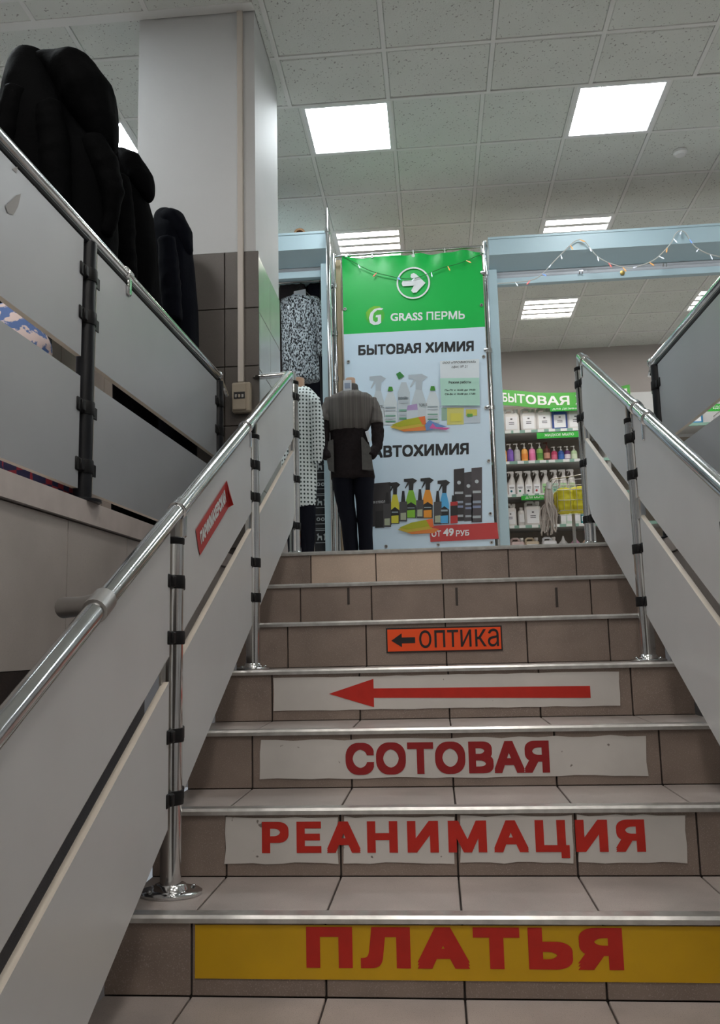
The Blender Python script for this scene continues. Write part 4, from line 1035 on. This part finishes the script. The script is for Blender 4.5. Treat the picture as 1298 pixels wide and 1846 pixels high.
for cy in (873, 936):
    for cx in (574, 582, 590):
        c = at(cx, cy, YN2 - .05); b = MB(); n = 10
        for r in (.007, .014):
            for j in range(n): b.v.append(c + Vector((math.cos(2 * math.pi * j / n), 0, math.sin(2 * math.pi * j / n))) * r)
        for j in range(n): b.f.append((j, (j + 1) % n, n + (j + 1) % n, n + j)); b.mi.append(0)
        b.build('motif', [LGW], lg, False)
    for dy in (-8, 8, 17): lgpoly([(569, cy + dy), (594, cy + dy - .6), (594, cy + dy + .4), (569, cy + dy + 1)])
MB().tube([((a + b_) / 2, YN2, zt_ - .01), ((a + b_) / 2, YN2 + .01, zrl - .3), ((a + b_) / 2, YN2 + .06, zrl - .012)], .004, 5).build('hanger_cord', [BLACKP], lg)
bg = MB().bbox(at(510, 495, 6.7).x, at(572, 495, 6.7).x, 6.62, 6.82, at(540, 502, 6.7).z, at(540, 490, 6.7).z, .01)
me = blob(bg, .012, .01, (9, 9, 9), 2, 1.0); me.materials.append(mat('dark blue bag cloth', (.02, .022, .06), .7)); obj('folded_bag', me, label='dark blue folded bag on the shelf above the sweater', cat='bag')
MB().box(-2.2, at(583, 500, 6.7).x, 6.6, 7.5, at(540, 504, 6.7).z - .02, at(540, 504, 6.7).z - .004).build('wall_shelf', [SHUT], label='pale shelf above the clothes in the left shop', cat='shelf', smooth=False)

# ------------------------------------------------------------------ right shop shelving and goods
YR = 10.12; kr = YR / F
def zr_(x, y): return at(x, y, YR).z
levels = [zr_(960, 779), zr_(960, 834), zr_(960, 893), zr_(960, 949), zr_(960, 1005)]
SHG = mat('grey shelf metal', (.52, .52, .51), .5); GEDGE = mat('green grey price strip', (.22, .38, .32), .5); BACKB = mat('brown grey backboard', (.33, .29, .25), .7)
sx0, sx1 = .45, 3.7
shelf = thing('shelving_unit', ((sx0 + sx1) / 2, YR + .2, FL), 'grey shelving unit with cleaning products along the back wall', 'shelves')
MB().box(sx0, sx1, 10.50, 10.54, FL, levels[0] + .42).build('backboard', [BACKB], shelf, False)
MB().box(1.9, sx1, 10.47, 10.50, levels[0] - .05, levels[0] + .52).build('white_board', [WHITEW], shelf, False)
for x in (sx0, 2.0, sx1): MB().box(x - .02, x + .02, 10.05, 10.5, FL, levels[0] + .05).build('upright', [SHG], shelf, False)
CARD = mat('price card', (.72, .74, .74), .6)
card_me = MB().box(-.036, .036, -.002, 0, -.016, .016).mesh('price_card', [CARD], False)
for z in levels:
    B = MB().box(sx0, sx1, 10.03, 10.5, z - .022, z).build('shelf_board', [SHG], shelf, False)
    MB().box(sx0, sx1, 10.012, 10.03, z - .030, z + .004).build('price_strip', [GEDGE], B, False)
    x = .72
    while x < 2.0: inst(card_me, 'price_card', B, (x + random.uniform(-.02, .02), 10.011, z - .012)); x += .13
SH_ = YR                       # items stand a little behind the strip
def place(proto, px, lev, label, group, mats=None, scale=(1, 1, 1), rz=0.0):
    p = at(px, 850, YR)
    return copy_thing(proto, (p.x, YR + .02, levels[lev]), label, group, mats, rz, scale)
WPL = mat('white bottle plastic', (.72, .70, .69), .4)
LBL = mat('pale label', (.76, .77, .80), .5); LINKK = mat('label ink', (.10, .10, .12), .6)
# canister prototype: width .18, depth .13, height .27 with handle and cap
def canister():
    r = thing('canister', (0, 0, -5), 'white canister with label', 'canister')
    b = MB()
    def ringr(w, dp, z, c=.02): return [(-w + c, -dp, z), (w - c, -dp, z), (w, -dp + c, z), (w, dp - c, z), (w - c, dp, z), (-w + c, dp, z), (-w, dp - c, z), (-w, -dp + c, z)]
    b.loft([ringr(.084, .058, 0), ringr(.09, .065, .012), ringr(.09, .065, .195), ringr(.084, .058, .215), ringr(.06, .04, .222)])
    b.tube([(-.072, 0, .20), (-.072, 0, .248), (-.05, 0, .262), (.005, 0, .262), (.02, 0, .245), (.024, 0, .21)], .0165, 8)
    b.build('body', [WPL], r, True, local=True)
    MB().lathe([(.022, .21), (.022, .235), (.026, .237), (.026, .268), (.022, .27)], (.058, 0, 0), 12).build('cap', [WPL], r, True, local=True)
    MB().box(-.066, .066, -.0668, -.0655, .03, .175).build('label', [LBL], r, False, local=True)
    b = MB().box(-.012, .012, -.0676, -.0668, .14, .155)
    for k in range(2): b.box(-.03, .03, -.0676, -.0668, .105 - k * .018, .113 - k * .018)
    b.build('label_text', [LINKK], r, False, local=True)
    return r
can = canister()
def soap():
    r = thing('soap_bottle', (0, 0, -5), 'soap', 'bottle')
    MB().lathe([(.036, 0), (.040, .006), (.040, .13), (.034, .15), (.016, .162), (.014, .17)], (0, 0, 0), 14, 1, .7).build('body', [WPL], r, True, local=True)
    b = MB().lathe([(.015, .166), (.015, .182), (.006, .184), (.006, .212), (.012, .214), (.012, .226), (.004, .228)], (0, 0, 0), 10).tube([(0, 0, .222), (-.035, -.005, .220), (-.04, -.006, .214)], .005, 6)
    b.build('pump', [WPL], r, True, local=True)
    MB().lathe([(.0372, .04), (.0405, .041), (.0405, .105), (.0372, .106)], (0, 0, 0), 14, 1, .715).build('label', [LBL], r, True, local=True)
    return r
soapb = soap()
def sprayb():
    r = thing('spray_bottle', (0, 0, -5), 'spray', 'bottle')
    b = MB()
    rr = [(.048, 0, 0), (.051, .008, 0), (.050, .10, 0), (.046, .15, .003), (.034, .19, .008), (.020, .225, .012), (.015, .24, .012)]
    b.loft([[(w * math.cos(t) + o, w * .62 * math.sin(t), z) for t in [2 * math.pi * j / 14 for j in range(14)]] for w, z, o in rr]).build('body', [WPL], r, True, local=True)
    b = MB().lathe([(.018, .236), (.018, .255), (.012, .258)], (.012, 0, 0), 10)
    b.prism([(.030, .255), (.034, .275), (.028, .292), (-.02, .294), (-.05, .287), (-.05, .275), (-.012, .272), (-.006, .255)], 'Y', -.013, .013)
    b.prism([(-.016, .272), (-.024, .272), (-.038, .236), (-.033, .234)], 'Y', -.006, .006)
    b.build('trigger_head', [WPL], r, False, local=True)
    MB().box(-.034, .036, -.0335, -.030, .02, .13).build('label', [LBL], r, False, local=True)
    MB().lathe([(.014, 0), (.010, .004)], (0, 0, 0), 8).build('label_mark', [LINKK], r, True, local=True)
    mk = [c for c in r.children if c.name.startswith('label_mark')][0]; mk.rotation_euler = (math.pi / 2, 0, 0); mk.location = (-.006, -.0335, .055)
    b = MB().box(-.028, .028, -.0345, -.0333, .095, .102).box(-.022, .024, -.0345, -.0333, .082, .087); b.build('label_text', [LINKK], r, False, local=True)
    return r
sprb = sprayb()
def C(n, r, g, b, ro=.4): return mat(n, srgb(r, g, b), ro)
pos = ['far left white canister on top shelf, cut off by shutter guide', 'second white canister on the top shelf', 'third white canister on the top shelf', 'white canister left of the blue one on top shelf', 'blue canister on the top shelf under the green sign', 'pale canister beside the railing post on the top shelf']
BLU = C('blue canister', 66, 92, 160)
for i, px in enumerate((897, 925.8, 957, 985.7, 1013.5, 1042)):
    place(can, px, 0, pos[i], 'canisters on the top shelf', {'body': BLU, 'cap': BLU} if i == 4 else None, (1, 1, 1.05))
place(can, 1224, 0, 'white canister seen through the gap in the right railing', 'canisters on the top shelf', {'body': C('cream plastic', 226, 214, 196)}, (1.1, 1, 1.0))
CY = C('cyan canister', 70, 150, 205)
place(can, 1257, 0, 'bright blue canister seen through the gap in the right railing', 'canisters on the top shelf', {'body': CY, 'cap': CY}, (1.15, 1, 1.1))
sc = [('orange patterned', (236, 160, 70), (240, 190, 130)), ('purple', (112, 80, 168), (124, 88, 176)), ('clear grey', (170, 168, 170), (178, 176, 178)), ('amber orange', (232, 166, 84), (226, 140, 60)), ('pink', (236, 140, 184), (230, 120, 170)), ('leaf green', (150, 196, 104), (96, 160, 70)), ('dark brown', (96, 40, 32), (206, 150, 130)), ('crimson', (206, 70, 110), (220, 110, 140)), ('deep blue', (40, 84, 160), (60, 110, 190)), ('dark purple', (96, 40, 100), (226, 216, 224)), ('pale green', (190, 216, 170), (214, 228, 200))]
for i, (px, (n, c, l)) in enumerate(zip((909.4, 921.6, 934, 947.5, 961.4, 975.3, 988.2, 1001.4, 1013.7, 1025.2, 1037.3), sc)):
    mb = C('soap ' + n, *c); ml = C('soap label ' + n, *l)
    tall = i < 7
    dm = {'body': mb, 'label': ml}
    if i == 6: dm['pump'] = mb
    place(soapb, px, 1, ('tall ' if tall else 'short ') + n + ' soap bottle with pump on the second shelf', 'soap bottles on the second shelf', dm, (.95, 1, 1.05) if tall else (.88, 1, .80))
mk = [('teal', (0, 110, 120)), ('green', (40, 130, 90)), ('black', (30, 34, 50)), ('red', (176, 50, 60)), ('green banded', (90, 180, 70)), ('dull green banded', (90, 150, 120)), ('orange and green labelled', (110, 180, 90)), ('lime labelled', (160, 200, 110))]
for i, (px, (n, c)) in enumerate(zip((921, 936.5, 951.7, 966.3, 981.5, 998.9, 1014, 1029), mk)):
    dm = {'label_mark': C('mark ' + n, *c)}
    if i >= 4: dm['label'] = C('spray label ' + n, *[int(x * .5 + 110) for x in c])
    place(sprb, px, 2, 'white spray bottle with ' + n + ' mark on the third shelf', 'spray bottles on the third shelf', dm, (.95, 1, 1))
place(sprb, 906.5, 2, 'spray bottle with red and orange label beside the shutter guide', 'spray bottles on the third shelf', {'label': C('orange label', 226, 110, 60)})
place(can, 916, 3, 'white canister at the left end of the fourth shelf', 'canisters on the fourth shelf', None, (.75, .9, 1.0))
place(can, 956, 3, 'large white canister in the middle of the fourth shelf', 'canisters on the fourth shelf', None, (1.02, 1, 1.08))
bt = thing('plastic_bottle', (0, 0, -5), 'slim white bottle between two canisters on the fourth shelf', 'bottle')
MB().lathe([(.034, 0), (.038, .006), (.038, .16), (.030, .185), (.016, .195), (.016, .205)], (0, 0, 0), 12, 1.1, .8).build('body', [WPL], bt, True, local=True)
MB().lathe([(.019, .198), (.019, .222), (.016, .224)], (0, 0, 0), 10).build('cap', [WPL], bt, True, local=True)
MB().box(-.028, .028, -.0325, -.031, .05, .14).build('label', [LBL], bt, False, local=True)
bt.location = (at(936, 850, YR).x, YR, levels[3])
def carton(px, lev, w, hgt, m, label):
    p = at(px, 850, YR); r = thing('carton', (p.x, YR, levels[lev]), label, 'box')
    MB().bbox(p.x - w / 2, p.x + w / 2, YR - .05, YR + .06, levels[lev], levels[lev] + hgt, .003).build('body', [m], r, False)
    MB().box(p.x - w * .38, p.x + w * .38, YR - .0512, YR - .050, levels[lev] + hgt * .3, levels[lev] + hgt * .8).build('label', [LBL], r, False)
carton(1010, 3, .06, .13, C('white carton', 214, 218, 216), 'narrow white carton right of the mop')
carton(1021, 3, .075, .14, C('pale green carton', 190, 214, 200), 'pale green carton right of the mop')
carton(1034, 3, .08, .14, C('white carton', 0, 0, 0), 'white carton near the railing post on the fourth shelf')
carton(1045, 3, .045, .12, C('teal carton', 30, 130, 140), 'teal carton beside the railing post')
for px, n, c in ((926, 'pinkish', (206, 184, 182)), (952, 'beige', (200, 184, 160)), (983, 'bright white', (226, 226, 232))):
    place(can, px, 4, n + ' canister on the bottom shelf, only its top showing', 'canisters on the bottom shelf', {'body': C(n + ' plastic', *c)}, (.9, 1, .85))
cone = thing('cone_bottle', (0, 0, -5), 'cone', 'bottle')
MB().lathe([(.06, 0), (.065, .01), (.065, .13), (.05, .155), (.02, .19), (.013, .215), (.008, .235), (.004, .238)], (0, 0, 0), 16).build('body', [WPL], cone, True, local=True)
for i, (px, n, c) in enumerate(((1008.6, 'white', (214, 212, 214)), (1030, 'pink', (222, 170, 200)), (1051, 'peach', (226, 196, 170)))):
    o = place(cone, px, 4, n + ' pointed bottle top on the bottom shelf', 'pointed bottles on the bottom shelf', {'body': C('cone ' + n, *c)})
for o in (can, soapb, sprb, cone):
    for c in list(o.children): bpy.data.objects.remove(c)
    bpy.data.objects.remove(o)
# green shelf signs
SG = mat('shelf sign green', srgb(76, 166, 64), .45)
def curved_sign(pts, hgt, text, label, tp0, tp1, th, u0, u1):
    """pts: px,py of the top edge"""
    top = smooth_path([at(x, y, YR - .12) for x, y in pts], 6); n = len(top)
    b = MB()
    for p in top: b.v += [p, p - Vector((0, 0, hgt)), p + Vector((0, .006, 0)), p - Vector((0, -.006, hgt))]
    for i in range(n - 1):
        a = i * 4; c = a + 4
        for f in ((a, c, c + 1, a + 1), (a + 2, a + 3, c + 3, c + 2), (a, a + 2, c + 2, c), (a + 1, c + 1, c + 3, a + 3)): b.f.append(f); b.mi.append(0)
    s_ = b.build('shelf_sign', [SG], label=label, cat='sign', smooth=False)
    def fn(u, v):
        t = (u0 + (u1 - u0) * u) * (n - 1); i = min(int(t), n - 2); p = top[i].lerp(top[i + 1], t - i)
        return p + Vector((0, -.003, -hgt * (1 - (tp0 + (tp1 - tp0) * v))))
    lettering(text, fn, WINK, s_, .03)
curved_sign([(900, 702), (930, 704), (980, 708), (1040, 707), (1090, 702), (1135, 693)], .185, 'БЫТОВАЯ ХИМИЯ', 'wide curved green sign hung above the product shelves', .2, .8, 0, .055, .965)
def flat_sign(x0, x1, y0, y1, text, label, u=(.1, .9), arm=0):
    a, b = at(x0, y1, YR - .125), at(x1, y0, YR - .125)
    s_ = MB().box(a.x, b.x, YR - .125, YR - .121, a.z, b.z).build('shelf_sign', [mat('bright shelf green', srgb(40, 168, 50), .45)], label=label, cat='sign', smooth=False)
    w, hg = b.x - a.x, b.z - a.z
    if arm:
        for t in (.2, .8): MB().box(a.x + w * t - .004, a.x + w * t + .004, YR - .122, 10.5, b.z - .03, b.z - .022).build('arm', [STEEL], s_, False)
    lettering(text, rect(a.x + w * u[0], a.x + w * u[1], a.z + hg * .25, a.z + hg * .75, YR - .127), WINK, s_, .01)
flat_sign(992, 1070, 731, 742, 'ДЛЯ ДЕЗИНФЕКЦИИ', 'narrow green strip sign just under the curved sign', (.05, .97), 1)
flat_sign(968, 1045, 777, 791, 'ЖИДКОЕ МЫЛО', 'bright green sign above the soap bottles', (.18, .86))
flat_sign(940, 990, 892, 902, 'ДЛЯ МЫТЬЯ', 'small green sign below the spray bottles', (.15, .9))
flat_sign(1270, 1320, 727, 742, 'СРЕДСТВА', 'green sign peeking through the right railing gap', arm=1)
# mop
YMP = 7.2
mop = thing('string_mop', (at(990, 965, YMP).x, YMP, at(990, 965, YMP).z), 'whitish string mop head hanging in front of the shelves', 'mop')
MOPM = mat('mop yarn', (.48, .42, .38), .95)
rnd = random.Random(3)
for k in range(46):
    x0 = 989 + rnd.uniform(-5, 5); y1 = rnd.uniform(935, 966); x1 = 989 + rnd.uniform(-15, 16)
    yy = YMP + rnd.uniform(-.04, .04)
    MB().tube(smooth_path([at(x0, 878, YMP), at(x0 + rnd.uniform(-4, 4), 900, yy), at((x0 + x1) / 2 + rnd.uniform(-8, 8), 920, yy), at(x1, y1, yy)], 3), .006, 5).build('strand', [MOPM], mop)
MB().tube([at(989, 870, YMP), at(989, 882, YMP)], .02, 10).build('socket', [WPL], mop)
MB().tube([at(989, 872, YMP), at(993, 864, YMP), at(1045, 856, YMP + .1), at(1075, 850, YMP + .1)], .004, 8).build('hook_arm', [STEEL], mop)
# wire basket with yellow cloths on a stand
YBk = 7.3
bk = thing('wire_basket', (at(1030, 985, YBk).x, YBk, FL), 'wire basket on a stand holding yellow cloths beside the post', 'basket')
b0, b1 = at(1002, 925, YBk), at(1068, 868, YBk)
b = MB()
for k in range(4):
    z = b0.z + (b1.z - b0.z) * k / 3; o = .02 * (3 - k) / 3
    b.tube([(b0.x + o, YBk - .14, z), (b1.x - o, YBk - .14, z), (b1.x - o, YBk + .14, z), (b0.x + o, YBk + .14, z), (b0.x + o, YBk - .14, z)], .003, 5)
for k in range(7):
    x = b0.x + (b1.x - b0.x) * k / 6
    for yy in (-.14, .14): b.tube([(x, YBk + yy, b0.z), (x, YBk + yy, b1.z)], .002, 5)
b.build('wire_frame', [STEEL], bk)
MB().tube([((b0.x + b1.x) / 2, YBk + .1, FL + .002), ((b0.x + b1.x) / 2, YBk + .1, b0.z)], .014, 8).lathe([(.16, 0), (.16, .01), (.02, .02)], ((b0.x + b1.x) / 2, YBk + .1, FL + .002), 18).build('stand', [STEEL], bk)
for i, (xa, xb, ya, yb, c) in enumerate(((1004, 1030, 884, 918, (.62, .54, .02)), (1028, 1064, 882, 920, (.56, .50, .03)))):
    a, c2 = at(xa, yb, YBk), at(xb, ya, YBk)
    bb = MB().bbox(a.x, c2.x, YBk - .12, YBk + .12, b0.z + .012, c2.z, .02); me = blob(bb, .010, .014, (14, 14, 14), 3, i * 3.0); me.materials.append(mat('yellow cloth', (.62, .54, .02), .7))
    obj('cleaning_cloth', me, label=('left' if i == 0 else 'right') + ' bundle of yellow cleaning cloth in the wire basket', cat='cloth')
# dark green bag hanging at the guide rail
YBg = 6.75
c = at(908, 950, YBg); b = MB().ell((c.x, YBg, c.z - .02), (.045, .08, .19), n=16)
me = blob(b, .010, .006, (9, 9, 6), 2, 1.0); me.materials.append(mat('dark green plastic bag', (.012, .06, .03), .35)); obj('plastic_bag', me, label='dark green plastic bag bulging behind the shutter guide', cat='bag')
